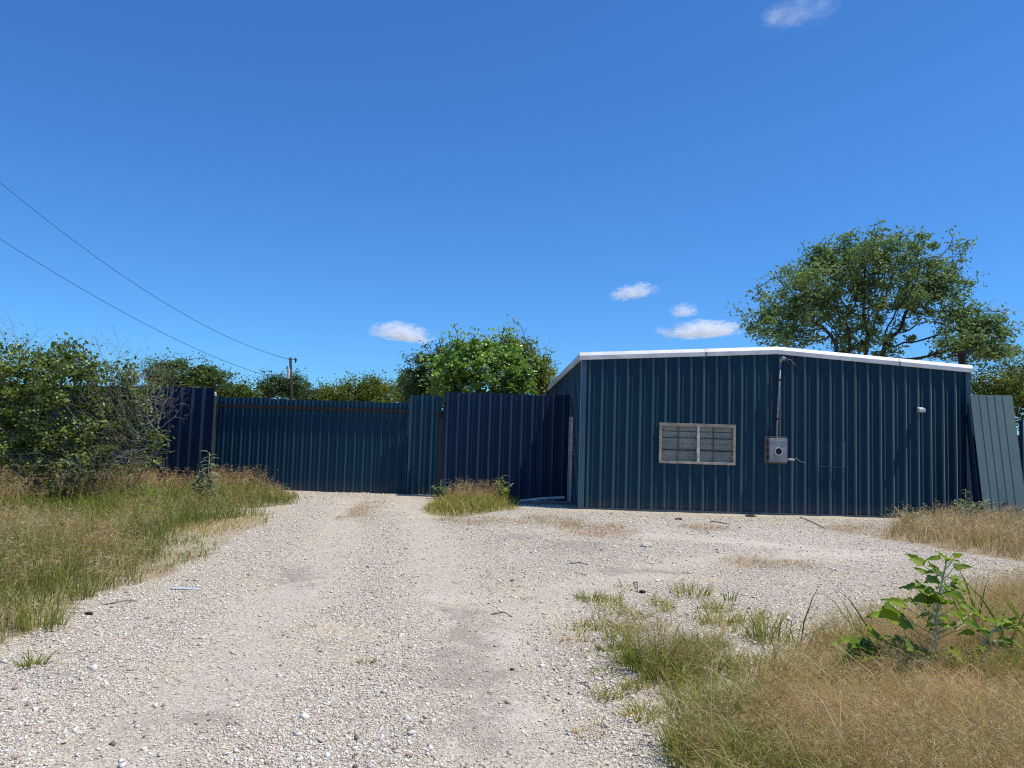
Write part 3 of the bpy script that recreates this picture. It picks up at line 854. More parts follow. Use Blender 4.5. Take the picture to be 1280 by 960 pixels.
# leaning sheets at the building's corner
def leaning(name, label, base, w, h, back, tilt, rz, mat, grooves, dep=-.012):
    o = empty(name, base, 0, label, 'metal sheet', 'loose sheets leaning by the corner')
    pts = profile(0, w, grooves, .030, .014, dep)
    mb = MB(); sheet(mb, pts, 0, h, rows=6)
    s = mb.build('sheet', mat, o)
    s.modifiers.new('thickness', 'SOLIDIFY').thickness = .003
    s.rotation_euler = (R_(-back), R_(-tilt), rz)
    return o, s
bL = at(1231.5, 646, 17.6)
o1, s1_ = leaning('metal_sheet', 'pale grey green sheet with dark seams leaning against the corner', (bL.x, bL.y, -.02), 1.02, 3.02, 8, .7, R_(2), M['sheet_back'], [.20, .385, .575, .765])
# torn hole near the foot
mb = MB()
mb.add([(.40, -.006, .44), (.46, -.012, .465), (.50, -.025, .50), (.545, -.012, .46), (.60, -.006, .455), (.53, -.006, .432), (.46, -.006, .428)], [(0, 1, 6), (1, 2, 3, 6), (3, 4, 5, 6)])
t_ = mb.build('torn_flap', M['dark'], o1); t_.rotation_euler = s1_.rotation_euler
bL2 = at(1224.0, 644, 17.84)
leaning('metal_sheet', 'narrow dark blue sheet tucked behind the pale leaning one', (bL2.x, bL2.y, -.02), .8, 2.85, 8, .4, R_(1), M['trim_blue'], [.05, .28, .52], .03)
bL3 = at(1218.5, 643, 17.98)
leaning('metal_sheet', 'dark sheet edge pressed closest to the building corner', (bL3.x, bL3.y, -.02), .7, 2.6, 7, .0, R_(0), M['fence_blue'], [.06, .36], .03)

# white post and boards in the gap
wp = at(711.5, 622, 20.0)
o = empty('channel_post', (wp.x, wp.y, 0), 0, 'pale metal channel standing at the end of the fence by the building', 'post')
mb = MB(); zt_ = at(712.8, 521, 20.0).z
mb.box(-.05, .04, -.03, .02, -.02, zt_); mb.build('web', M['white_paint'], o)
mb = MB(); mb.box(-.055, -.0505, -.08, .02, -.02, zt_ - .01); mb.box(.0405, .045, -.08, .02, -.02, zt_ - .01); mb.build('flange', M['white_paint'], o)
pA, pB = G(650, 629), at(706, 620, 19.6)
o = tag(MB().tube([(pA.x, pA.y, .05), (pB.x * .5 + pA.x * .5, (pA.y + pB.y) / 2, .12), (pB.x, pB.y, .15)], .035, 4).build('trim_strip', M['white_paint']), 'pale bent strip of trim lying at the foot of the shaded fence', 'trim')
o = MB(); pC = G(690, 630)
o.box(-1.0, .55, -.07, .07, 0, .03)
o = tag(o.build('plank', M['wood_grey'], loc=(pC.x, pC.y, .01)), 'dark weathered plank on the ground in the shaded corner', 'plank'); o.rotation_euler = (0, 0, R_(8))

# ------------------------------------------------------------------ vegetation
def tubes(P, par, rad, sides=5):
    """frusta for every parent-child edge"""
    ch = np.array([i for i in range(len(P)) if par[i] >= 0])
    pa = np.array([par[i] for i in ch])
    d = P[ch] - P[pa]
    ln = np.linalg.norm(d, axis=1, keepdims=True); d = d / np.maximum(ln, 1e-6)
    h = np.where(np.abs(d[:, 2:3]) < .9, np.array([[0, 0, 1.]]), np.array([[1., 0, 0]]))
    e1 = np.cross(d, h); e1 /= np.linalg.norm(e1, axis=1, keepdims=True)
    e2 = np.cross(d, e1)
    a = np.arange(sides) / sides * 2 * math.pi
    circ = e1[:, None] * np.cos(a)[None, :, None] + e2[:, None] * np.sin(a)[None, :, None]
    # children of fat parents start at the parent's centre with their own radius (limited) so forks stay clean
    rp = np.minimum(rad[pa], rad[ch] * 1.35)
    A = P[pa][:, None] + circ * rp[:, None, None]
    B = (P[ch] + d * rad[ch][:, None] * .4)[:, None] + circ * rad[ch][:, None, None]
    n = len(ch)
    V = np.concatenate([A, B], 1).reshape(-1, 3)
    k = np.arange(sides)
    f = np.stack([k, (k + 1) % sides, sides + (k + 1) % sides, sides + k], 1)
    return V, (f[None] + (np.arange(n) * 2 * sides)[:, None, None]).reshape(-1, 4)


def colonize(att, base, toward, step, infl, kill, maxit=160, wander=.25, seeds=None):
    P, par = [np.array(base, float)], [-1]
    # trunks up to where the crown begins
    for t in (toward if isinstance(toward, list) else [toward]):
        t = np.array(t, float); cur = 0
        dist = np.linalg.norm(t - P[0]); k = max(1, int(dist / step))
        off = rng.normal(0, .12 * step, 3)
        for j in range(1, k + 1):
            q = P[0] + (t - P[0]) * j / k + off * math.sin(j / k * math.pi) * 3 + rng.normal(0, .06 * step, 3)
            P.append(q); par.append(cur); cur = len(P) - 1
    P = list(P)
    A = np.array(att, float); alive = np.ones(len(A), bool)
    bd = np.full(len(A), 1e9); bi = np.zeros(len(A), int)
    def upd(start):
        for i in range(start, len(P)):
            dd = np.linalg.norm(A - P[i], axis=1)
            m = dd < bd
            bd[m] = dd[m]; bi[m] = i
    upd(0)
    for it in range(maxit):
        act = alive & (bd < infl)
        if not act.any():
            if not alive.any(): break
            act = alive & (bd < bd[alive].min() * 1.3)
        start = len(P)
        ids = bi[act]; dirs = A[act] - np.array(P)[ids]
        dirs /= np.maximum(np.linalg.norm(dirs, axis=1, keepdims=True), 1e-6)
        for u in np.unique(ids):
            v = dirs[ids == u].sum(0) + rng.normal(0, wander, 3)
            nv = np.linalg.norm(v)
            if nv < 1e-6: continue
            P.append(P[u] + v / nv * step); par.append(int(u))
        upd(start)
        alive &= bd > kill
        if len(P) > 22000: break
    return np.array(P), par


def radii(par, tip, power=2.3, taper_min=None):
    n = len(par); acc = np.zeros(n); 
    for i in range(n - 1, -1, -1):
        if acc[i] == 0: acc[i] = tip ** power
        if par[i] >= 0: acc[par[i]] += acc[i]
    return acc ** (1 / power)


def leaf_mesh(C, size, aspect=.5, droop=.0, upbias=.5, fold=.25, tint=None):
    """one folded rhombic leaf per centre"""
    n = len(C)
    ax = rng.normal(0, 1, (n, 3)); ax[:, 2] = ax[:, 2] * .6 - droop
    ax /= np.linalg.norm(ax, axis=1, keepdims=True)
    nr = rng.normal(0, 1, (n, 3)); nr[:, 2] = np.abs(nr[:, 2]) + upbias
    nr -= ax * (nr * ax).sum(1, keepdims=True); nr /= np.linalg.norm(nr, axis=1, keepdims=True)
    sd = np.cross(ax, nr)
    s = size * np.exp(rng.normal(0, .25, n))
    w = s * aspect * .5
    a, b = C - ax * s[:, None] * .5, C + ax * s[:, None] * .5
    m = C - ax * s[:, None] * .05
    l = m + sd * w[:, None] + nr * (w * fold)[:, None]
    r = m - sd * w[:, None] + nr * (w * fold)[:, None]
    V = np.stack([a, l, b, r], 1).reshape(-1, 3)
    i = np.arange(n) * 4
    F3 = np.concatenate([np.stack([i, i + 2, i + 1], 1), np.stack([i, i + 3, i + 2], 1)])
    t = rng.random(n) if tint is None else tint
    return V, F3, np.repeat(np.clip(t, 0, 1), 4)


def crown_points(blobs, Y, n_clump, per, clump_r, shell=.55):
    """attractors in uneven clumps inside ellipsoids; blob = (px, py, rx, ry, depth offset, weight)"""
    w = np.array([b[5] if len(b) > 5 else b[2] * b[3] for b in blobs], float); w /= w.sum()
    cl = []
    for b in blobs_pick(len(blobs), n_clump, w):
        px, py, rx, ry, dy = blobs[b][:5]
        c = np.array(at(px, py, Y + dy))
        k = Y / F_PX
        v = rng.normal(0, 1, 3); v /= np.linalg.norm(v)
        rr = shell + (1 - shell) * rng.random() if rng.random() < .75 else rng.random() * shell
        cl.append(c + v * rr * np.array([rx * k, rx * k * .9, ry * k]))
    cl = np.array(cl)
    A = np.repeat(cl, per, 0) + rng.normal(0, clump_r, (len(cl) * per, 3))
    A[:, 2] = np.maximum(A[:, 2], .12)
    return A, cl


def blobs_pick(k, n, w): return rng.choice(k, n, p=w)


def tree(name, label, cat, base_px, Y, blobs, mat, n_clump=120, per=7, clump_r=.45, step=.35, leaf=.14, leaves=9, spread=.22, tip=.012,
         toward=None, aspect=.5, group=None, tintgrad=True, fill=0, bark=None, tip_level=2.2, infl=2.5, droop=.2, shell=.55, upbias=.5, tint_bias=0.0, seed=20, top_px=None):
    global rng
    rng = np.random.default_rng(seed + len(label))
    A, cl = crown_points(blobs, Y, n_clump, per, clump_r, shell)
    if top_px:
        zt = at(base_px[0], top_px, Y).z
        A = A[A[:, 2] < zt]; cl = cl[cl[:, 2] < zt]
    b = at(base_px[0], base_px[1], Y) if len(base_px) == 2 else Vector(base_px)
    base = np.array([b.x, b.y, -.05])
    if toward is None:
        c = A.mean(0); toward = [np.array([c[0], c[1], A[:, 2].min() + .3 * (c[2] - A[:, 2].min())])]
    P, par = colonize(A, base, toward, step, infl * step * 2, step * 1.1)
    rad = radii(par, tip)
    V, Fq = tubes(P, par, rad)
    o = empty(name, tuple(base), 0, label, cat, group)
    off = base
    np_mesh('trunk', V - off, [Fq], bark or M['bark'], o, smooth=True)
    tips = P[rad < tip * tip_level]
    tips = tips[tips[:, 2] > A[:, 2].min() - .4]
    C = np.repeat(tips, leaves, 0) + np.clip(rng.normal(0, spread, (len(tips) * leaves, 3)), -1.6 * spread, 1.6 * spread)
    C = C[C[:, 2] > .03]
    if fill:
        v = rng.normal(0, 1, (len(cl) * fill, 3)); v /= np.linalg.norm(v, axis=1, keepdims=True)
        rr = rng.random((len(v), 1)) ** .45 * np.repeat(clump_r * rng.uniform(.6, 1.7, len(cl)), fill)[:, None]
        v[:, 2] *= .7
        f = np.repeat(cl, fill, 0) + v * rr
        C = np.concatenate([C, f[f[:, 2] > .05]])
    # leaf colour belongs to the leaf: each spray (cell of space) has its own shade of green
    cell = vnoise(C[:, 0] * 1.0 + C[:, 1] * .7, C[:, 2] + C[:, 1] * .3, max(clump_r * 2.5, .3), 5, 2)
    t = np.clip(.55 * cell + .5 * rng.random(len(C)) ** 1.3 - .02 + tint_bias, 0, 1)
    LV, LF, LT = leaf_mesh(C, leaf, aspect, droop, upbias, tint=t)
    np_mesh('crown', LV - off, [LF], mat, o, tint=LT)
    return o, len(C)


NL = {}
# the big spreading tree behind the building
_, NL['big'] = tree('shade_tree', 'large spreading blue green tree rising behind the building roof', 'tree', (1068, 560), 33.0,
     [(1075, 362, 104, 70, 0), (1000, 380, 66, 54, 0), (958, 400, 26, 26, -1), (1105, 324, 94, 34, 0), (1030, 328, 46, 38, 1), (1170, 352, 46, 48, 0), (1195, 392, 34, 36, 0), (1222, 412, 34, 22, 0, 2200), (1080, 430, 70, 30, 0), (985, 425, 42, 20, -1),
      (1205, 432, 46, 14, -1, 1500), (1252, 440, 34, 10, -1, 1500)],
     M['leaf_oak'], n_clump=370, per=6, clump_r=.38, step=.32, leaf=.16, leaves=9, spread=.2, tip=.012, tip_level=2.2, shell=.35, fill=85,
     toward=[at(1062, 425, 33), at(1085, 420, 33.5), at(1045, 435, 32.6), at(1110, 425, 33)], infl=2.2, droop=.3, top_px=288)
# centre trees
_, NL['cedar'] = tree('cedar_tree', 'dark evergreen with spiky outline beside the bright green tree', 'tree', (555, 600), 31.0,
     [(544, 472, 40, 36, 0), (562, 448, 28, 24, 0), (526, 488, 24, 26, 0)], M['leaf_dark'], n_clump=130, per=6, clump_r=.3, step=.25, leaf=.13, leaves=8, spread=.13, aspect=.35, fill=120, shell=.5, droop=-.5)
_, NL['bright'] = tree('broadleaf_tree', 'bright fresh green broadleaf tree behind the blue fence', 'tree', (602, 600), 26.5,
     [(600, 470, 56, 42, 0), (590, 440, 30, 20, 0), (628, 446, 34, 22, 0), (562, 474, 28, 38, 0), (642, 476, 26, 36, 0)], M['leaf_bright'], n_clump=150, per=6, clump_r=.26, step=.25, leaf=.12, leaves=7, spread=.15, aspect=.75, fill=70, droop=.3)
_, NL['olive'] = tree('oak_tree', 'dull olive tree between the bright green tree and the roof edge', 'tree', (665, 600), 30.5,
     [(660, 475, 32, 36, 0), (640, 440, 28, 18, 0), (678, 472, 18, 26, 0), (620, 440, 20, 16, .5)], M['leaf_olive'], n_clump=120, per=6, clump_r=.3, step=.26, leaf=.12, leaves=7, spread=.14, fill=100)
# yellow-green dome
_, NL['yel'] = tree('bushy_tree', 'low rounded yellow green tree above the gate rail', 'tree', (455, 600), 36.0,
     [(455, 497, 50, 22, 0), (468, 486, 26, 14, 0), (415, 500, 22, 12, 0)], M['leaf_yellow'], n_clump=120, per=6, clump_r=.32, step=.3, leaf=.12, leaves=7, spread=.15, fill=100)
# row behind the gate and the pole
for i, (px, Y, bl, mt, lb) in enumerate((
    (235, 44, [(232, 474, 42, 22, 0), (262, 472, 20, 14, 0), (205, 472, 26, 20, 0)], 'leaf_mid', 'dark green oak rising behind the tall navy fence'),
    (300, 50, [(298, 492, 26, 10, 0), (280, 492, 20, 10, 0)], 'leaf_mid', 'low mid green tree behind the start of the gate'),
    (352, 52, [(348, 486, 30, 13, 0), (368, 484, 18, 14, 0)], 'leaf_dark', 'dark green tree standing around the utility pole'),
    (390, 56, [(388, 496, 20, 8, 0)], 'leaf_dark', 'smallest dark tree between the utility pole and the yellow green one'),
    (515, 40, [(512, 488, 14, 18, .0)], 'leaf_mid', 'slim dark green tree between the yellow green tree and evergreen'))):
    tree('oak_tree', lb, 'tree', (px, 600), Y, bl, M[mt], n_clump=90, per=6, clump_r=.4, step=.4, leaf=.16, leaves=7, spread=.2, tip=.016, fill=110, group='trees behind the fence')
# trees to the right of the building
tree('bushy_tree', 'olive green bushy tree behind the leaning sheets', 'tree', (1255, 600), 27.0,
     [(1250, 490, 42, 26, 0), (1285, 500, 40, 40, 0), (1225, 505, 25, 30, 0), (1330, 500, 40, 40, 0)], M['leaf_yellow'], n_clump=170, per=6, clump_r=.3, step=.26, leaf=.12, leaves=9, spread=.18, fill=50, tint_bias=-.12)
tree('oak_tree', 'dark tree peeking above the olive bushy tree by the corner', 'tree', (1290, 600), 38.0,
     [(1262, 470, 28, 8, 0), (1300, 470, 40, 20, 0)], M['leaf_dark'], n_clump=70, per=6, clump_r=.4, step=.35, leaf=.18, leaves=9, spread=.25, fill=24, group='trees behind the fence')

# overgrown bush at the left, dead brush around it
YB = 16.6
_, NL['bush'] = tree('overgrown_bush', 'overgrown leafy bush in front of the tall navy fence', 'bush', (85, 600), YB,
     [(60, 500, 70, 62, 0), (95, 470, 62, 40, 0), (20, 490, 50, 60, 0), (-50, 500, 70, 70, 0), (125, 505, 40, 50, .3), (120, 540, 55, 40, 0), (30, 555, 80, 32, -.2), (85, 447, 20, 14, 0), (165, 545, 24, 34, .5), (165, 500, 28, 38, .3), (190, 560, 18, 22, .5), (20, 578, 90, 16, -.4), (110, 580, 60, 12, -.4), (60, 452, 14, 22, 0), (160, 460, 12, 12, .3, 200)],
     M['leaf_bush'], n_clump=480, per=5, clump_r=.15, step=.14, leaf=.082, leaves=9, spread=.10, tip=.005, tip_level=1.9, aspect=.62, fill=34, shell=.5, bark=M['twig'], droop=.35,
     toward=[np.array(at(px, py, YB + dy)) for px, py, dy in ((40, 560, 0), (90, 555, .3), (140, 560, .2), (-20, 560, 0), (110, 575, -.4), (70, 570, .5))])


def dead_brush(name, label, base, blobs, Y, n, step=.08, tip=.0016, spread_seed=1, group='dead brush round the bush', per=3, cr=.12, toward=None):
    A, cl = crown_points(blobs, Y, n, per, cr, .3)
    P, par = colonize(A, base, toward or [A.mean(0) * .5 + np.array(base) * .5], step, step * 4, step * 1.1, wander=.55)
    rad = radii(par, tip, 2.6)
    V, Fq = tubes(P, par, rad, 4)
    o = np_mesh(name, V - np.array(base), [Fq], M['twig'], None, loc=tuple(base))
    return tag(o, label, 'dead shrub', group)
def gp_(px, Y): p = ground_at(px, Y); return np.array([p.x, p.y, 0.0])
dead_brush('dead_shrub', 'bare grey shrub with upright twigs at the far edge of the bush', gp_(0, 17.2), [(5, 422, 20, 32, 0), (40, 432, 24, 26, 0), (-20, 425, 25, 45, 0), (22, 470, 40, 40, 0)], 17.2, 620)
dead_brush('dead_shrub', 'bare grey twigs poking out of the top of the leafy bush', gp_(130, 17.0), [(126, 426, 12, 16, 0), (108, 432, 12, 14, 0), (150, 436, 12, 14, 0), (175, 445, 14, 14, 0), (150, 470, 40, 30, 0)], 17.0, 360)
dead_brush('dead_shrub', 'dense dry brown brush spilling over the tall navy fence', gp_(158, 16.9), [(175, 480, 34, 26, 0), (205, 470, 26, 16, 0), (200, 505, 22, 22, 0), (160, 505, 36, 40, -.3), (150, 540, 40, 40, -.3), (125, 500, 36, 46, -.3), (218, 498, 10, 12, 0)], 16.6, 1900, toward=[np.array(at(px, py, 16.7)) for px, py in ((150, 560), (178, 550), (120, 555), (200, 545), (90, 550))])
dead_brush('dead_shrub', 'fallen dry branches sprawling low under the bush beside the grass', gp_(125, 16.3), [(160, 575, 50, 10, 0), (120, 580, 60, 14, 0), (195, 573, 16, 6, 0), (60, 580, 60, 16, 0)], 16.0, 520, group='dead brush round the bush')

# ------------------------------------------------------------------ grass
def blades(x, y, h, w, lean, tint, az=None, zoff=0):
    n = len(x)
    w = w * np.exp(rng.normal(-.05, .4, n))
    az = rng.random(n) * 2 * math.pi if az is None else az
    fc = rng.random(n) * math.pi
    dx, dy = np.cos(az), np.sin(az)
    wx, wy = np.cos(fc) * w * .5, np.sin(fc) * w * .5
    z0 = gz(x, y) - .01
    rows = []
    for t, k in ((0, .8), (.4, 1.0), (.75, .7)):
        cx_, cy_, cz_ = x + dx * lean * h * t ** 1.8, y + dy * lean * h * t ** 1.8, z0 + h * t * (1 - .18 * lean * t)
        rows.append(np.stack([cx_ - wx * k, cy_ - wy * k, cz_], 1)); rows.append(np.stack([cx_ + wx * k, cy_ + wy * k, cz_], 1))
    tipz = z0 + h * (1 - .28 * lean)
    rows.append(np.stack([x + dx * lean * h, y + dy * lean * h, tipz], 1))
    V = np.stack(rows, 1).reshape(-1, 3)
    i = np.arange(n) * 7
    Q = np.concatenate([np.stack([i, i + 1, i + 3, i + 2], 1), np.stack([i + 2, i + 3, i + 5, i + 4], 1)])
    T = np.stack([i + 4, i + 5, i + 6], 1)
    return V, Q, T, np.repeat(np.clip(tint, 0, 1), 7)


def panicles(x, y, h, tint, nb=9, sw=.0022, spreadr=.07):
    """fine seed-heads: a hair-thin stem and short side hairs"""
    n = len(x)
    az = rng.random(n) * 2 * math.pi; lean = rng.uniform(.05, .5, n)
    dx, dy = np.cos(az) * lean * h, np.sin(az) * lean * h
    z0 = gz(x, y)
    b = np.stack([x, y, z0], 1); t_ = np.stack([x + dx, y + dy, z0 + h * (1 - .2 * lean)], 1)
    mid = b * .5 + t_ * .5 + np.stack([-dx * .15, -dy * .15, h * .05], 1)
    fc = rng.random(n) * math.pi
    wv = np.stack([np.cos(fc) * sw, np.sin(fc) * sw, np.zeros(n)], 1)
    V1 = np.stack([b - wv * .5, b + wv * .5, mid - wv * .5, mid + wv * .5, t_], 1).reshape(-1, 3)
    i = np.arange(n) * 5
    Q = np.stack([i, i + 1, i + 3, i + 2], 1); T1 = np.stack([i + 2, i + 3, i + 4], 1)
    s = rng.uniform(.45, 1.0, (n, nb))
    ori = mid[:, None] + (t_ - mid)[:, None] * ((s - .45) / .55)[:, :, None]
    dirs = rng.normal(0, 1, (n, nb, 3)); dirs[:, :, 2] = np.abs(dirs[:, :, 2]) * .8
    dirs /= np.linalg.norm(dirs, axis=2, keepdims=True)
    ln = rng.uniform(.3, 1.0, (n, nb, 1)) * spreadr
    tip_ = ori + dirs * ln
    wv2 = rng.normal(0, 1, (n, nb, 3)); wv2 /= np.linalg.norm(wv2, axis=2, keepdims=True)
    ww_ = wv2 * sw * .9
    m_ = ori + dirs * ln * .6
    V2 = np.stack([ori, m_ + ww_, tip_, m_ - ww_], 2).reshape(-1, 3)
    j = np.arange(n * nb) * 4 + n * 5
    Q2 = np.stack([j, j + 1, j + 2, j + 3], 1)
    tt = np.concatenate([np.repeat(tint, 5), np.repeat(np.repeat(tint, nb), 4)])
    return np.concatenate([V1, V2]), np.concatenate([Q, Q2]), T1, np.clip(tt, 0, 1)


def edge(x, y, poly, r=.5):
    e = np.zeros(len(x))
    for k in range(8):
        a = k * math.pi / 4
        for q in (r, r * .5): e += inpoly(x + q * math.cos(a), y + q * math.sin(a), poly)
    return e / 16


def scatter(poly, n, thr=0.0, ns=.6, seed=50, near=True, sel=None, soft=.5):
    """points in a ground polygon, thicker close by in step with how finely one sees them"""
    P = np.array([p[:2] for p in poly])
    x0, y0 = P.min(0); x1, y1 = P.max(0)
    y1 = min(y1, 26)
    X, Y = [], []
    got = 0
    for _ in range(60):
        k = n * 2
        u = rng.random(k)
        if near:
            ylo = max(y0, 2.6); y = ylo * (y1 / ylo) ** u
        else: y = y0 + (y1 - y0) * u
        x = rng.uniform(x0, x1, k)
        e = edge(x, y, poly, soft)
        ok = inpoly(x + .25 * (vnoise(x, y, .35, 61) - .5) * 2, y + .35 * (vnoise(x, y, .35, 62) - .5) * 2, poly)
        ok &= np.abs(x) < y * .95 + 1.6
        ok &= rng.random(k) < e ** 1.3
        if thr > 0: ok &= vnoise(x, y, ns, seed) > thr
        if sel is not None: ok &= sel(x, y)
        X.append(x[ok]); Y.append(y[ok]); got += ok.sum()
        if got >= n: break
    return np.concatenate(X)[:n], np.concatenate(Y)[:n]


def join(name, parts, mat, label, cat, kind='stuff'):
    Vs, Qs, Ts, tt, off = [], [], [], [], 0
    for V, Q, T, t in parts:
        Vs.append(V); Qs.append(Q + off); Ts.append(T + off); tt.append(t); off += len(V)
    o = np_mesh(name, np.concatenate(Vs), [np.concatenate(Qs), np.concatenate(Ts)], mat, tint=np.concatenate(tt))
    return tag(o, label, cat, kind=kind)


def notband(x, y): return ~inpoly(x, y, Z_BAND)
# left verge: green grass with tan seed heads
def lh(x, y):  # height of the left grass: low at the drive's edge
    e = edge(x, y, Z_LEFT, .8)
    return np.clip(.26 + .5 * (vnoise(x, y, 1.6, 71) - .35) + .35 * (vnoise(x, y, .35, 78, 2) - .5), .08, .65) * (.3 + .7 * e)
parts = []
x, y = scatter(Z_LEFT, 60000, .36, .5, 72, sel=notband)
e = np.where(inpoly(x, y, Z_EDGE), .4, 1.0)
pp = vnoise(x, y, 1.1, 73)
parts.append(blades(x, y, lh(x, y) * rng.uniform(.4, 1.1, len(x)) * e, np.clip(.0045 * (y / 9), .0035, .011), rng.uniform(.1, .9, len(x)), np.clip((pp - .22) * 1.0 + rng.normal(0, .17, len(x)) + .5 * (1 - e), 0, 1)))
x, y = scatter(Z_LEFT, 14000, .48, .9, 74, sel=lambda a, b: notband(a, b) & ~inpoly(a, b, Z_EDGE))   # lush broad blades
parts.append(blades(x, y, lh(x, y) * rng.uniform(.6, 1.2, len(x)), np.clip(.007 * (y / 9), .005, .013), rng.uniform(.2, .9, len(x)), rng.uniform(0, .45, len(x))))
join('grass', parts, M['grass_green'], 'green and straw grass verge along the driveway below the bush', 'grass')
x, y = scatter(Z_LEFT, 9000, .42, 1.3, 75, sel=lambda a, b: notband(a, b) & ~inpoly(a, b, Z_EDGE))
p1 = panicles(x, y, lh(x, y) * rng.uniform(.9, 1.5, len(x)), rng.random(len(x)), 8, .0035, .10)
far_ = W([(-200, 640), (60, 632), (330, 614), (372, 608), (270, 604), (0, 598), (-300, 595)])
x, y = scatter(far_, 6500, .3, 1.2, 76)
p2 = panicles(x, y, rng.uniform(.35, .75, len(x)), rng.random(len(x)), 8, .006, .12)
join('seed_grass', [p1, p2], M['grass_tan'], 'fine tan seed heads over the verge in front of the gate', 'grass')

# right foreground: fine reddish tan grass with green at its foot
parts = []
x, y = scatter(Z_RIGHT, 46000, .40, .28, 81)
pp = vnoise(x, y, .9, 82)
hh = np.clip(.13 + .3 * (vnoise(x, y, .9, 83) - .35), .06, .30)
parts.append(blades(x, y, hh * rng.uniform(.4, 1.15, len(x)), np.clip(.0028 * (y / 5), .002, .006), rng.uniform(.3, 1.7, len(x)), np.clip(-.05 + 1.0 * pp + rng.normal(0, .25, len(x)), 0, 1)))
join('seed_grass', parts, M['grass_tan'], 'reddish tan dry grass around the tall broad leaved weed', 'grass')
parts = []
x, y = scatter(Z_RIGHT, 18000, .34, .8, 84)
p1 = panicles(x, y, np.clip(.17 + .35 * (vnoise(x, y, .9, 83) - .35), .08, .36) * rng.uniform(.8, 1.3, len(x)), rng.random(len(x)), 9, .0015, .06)
# long pale stalks leaning across it
x, y = scatter(Z_RIGHT, 2000, .3, .8, 89)
V, Q, T, t = blades(x, y, rng.uniform(.2, .5, len(x)), .0026, rng.uniform(.6, 1.5, len(x)), rng.uniform(.7, 1, len(x)), az=rng.normal(2.9, .7, len(x)))
V1, Q1, T1, t1 = p1
join('seed_grass', [p1, (V, Q, T, t)], M['grass_tan'], 'hazy pinkish seed heads hanging over the corner beside the weed', 'grass')
parts = []
EDGE_R = W([(840, 1010), (858, 940), (868, 905), (905, 868), (950, 860), (960, 940), (990, 1010)])
x, y = scatter(EDGE_R, 2300, .45, .22, 85, soft=.25)
parts.append(blades(x, y, rng.uniform(.06, .30, len(x)), .0045, rng.uniform(.3, 1.3, len(x)), np.clip(rng.normal(.35, .25, len(x)), 0, 1)))
x, y = scatter(Z_RIGHT, 22000, .48, .5, 86)
parts.append(blades(x, y, rng.uniform(.10, .30, len(x)), .004, rng.uniform(.2, 1.2, len(x)), rng.uniform(.1, .8, len(x))))
x, y = scatter(Z_MID, 2000, .52, .24, 87)
parts.append(blades(x, y, rng.uniform(.05, .24, len(x)), .0045, rng.uniform(.2, 1, len(x)), np.clip(rng.normal(.4, .28, len(x)), 0, 1)))
Z_SPARSE = W([(690, 860), (715, 760), (745, 736), (900, 732), (985, 770), (960, 850), (860, 905), (780, 930)])
x, y = scatter(Z_SPARSE, 1900, .60, .22, 187)
parts.append(blades(x, y, rng.uniform(.03, .16, len(x)), .005, rng.uniform(.3, 1.5, len(x)), np.clip(rng.normal(.5, .3, len(x)), 0, 1)))
join('grass', parts, M['grass_green'], 'green blades along the gravel edge of the tan grass', 'grass')
x, y = scatter(Z_MID, 420, .45, .4, 88)
join('seed_grass', [panicles(x, y, rng.uniform(.12, .36, len(x)), rng.random(len(x)), 8, .0018, .06)], M['grass_tan'], 'thin tan wisps among the green tufts on the gravel', 'grass')
# by the fence
x, y = scatter(Z_FENCE, 5000, 0, near=False, soft=.35)
a = blades(x, y, rng.uniform(.06, .34, len(x)) * (.3 + .7 * edge(x, y, Z_FENCE, .5)), .009, rng.uniform(.2, 1.2, len(x)), np.clip(rng.normal(.5, .25, len(x)), 0, 1))
join('grass', [a], M['grass_green'], 'mound of grass at the foot of the blue fence', 'grass')
zf2 = W([(553, 630), (565, 620), (625, 619), (635, 628), (600, 633)])
x, y = scatter(zf2, 380, 0, near=False, soft=.3)
join('seed_grass', [panicles(x, y, rng.uniform(.2, .62, len(x)), rng.random(len(x)), 8, .004, .13)], M['grass_tan'], 'tan seed heads standing over the mound by the blue fence', 'grass')
# far right
x, y = scatter(Z_FARR, 14000, .3, .5, 91, near=False)
a = blades(x, y, np.clip(rng.uniform(.15, .5, len(x)) * (.55 + .8 * vnoise(x, y, .9, 92)), .08, .6), .008, rng.uniform(.1, .9, len(x)), np.clip(.3 + rng.normal(.2, .3, len(x)), 0, 1))
x, y = scatter(Z_FARR, 3000, .3, .8, 93, near=False)
b = panicles(x, y, rng.uniform(.3, .6, len(x)), rng.random(len(x)), 7, .005, .10)
join('dry_grass', [a, b], M['grass_dry'], 'straw coloured dry grass in front of the leaning sheets', 'grass')
x, y = scatter(Z_FARR, 2500, .52, .8, 94, near=False)
join('grass', [blades(x, y, rng.uniform(.1, .4, len(x)), .009, rng.uniform(.2, .9, len(x)), rng.uniform(.1, .6, len(x)))], M['grass_green'], 'sparse green blades in the straw grass by the leaning sheets', 'grass')
# flat dry weeds in the gravel
parts = []
for px, py, rx, ry in DRY_SPOTS:
    c, e, n_ = G(px, py), G(px + rx, py), G(px, py - ry)
    k = int(90 * abs(e.x - c.x) * max(abs(n_.y - c.y), .15) * 15) + 90
    r, a = np.sqrt(rng.random(k)), rng.random(k) * 2 * math.pi
    x, y = c.x + r * np.cos(a) * abs(e.x - c.x), c.y + r * np.sin(a) * max(abs(n_.y - c.y), .15)
    ok = vnoise(x, y, .3, 97) > .45
    x, y = x[ok], y[ok]
    parts.append(blades(x, y, rng.uniform(.02, .11, len(x)), .006, rng.uniform(.4, 1.5, len(x)), rng.uniform(0, .6, len(x))))
join('dry_grass', parts, M['grass_dry'], 'flattened dry brown weeds in patches on the gravel', 'grass')

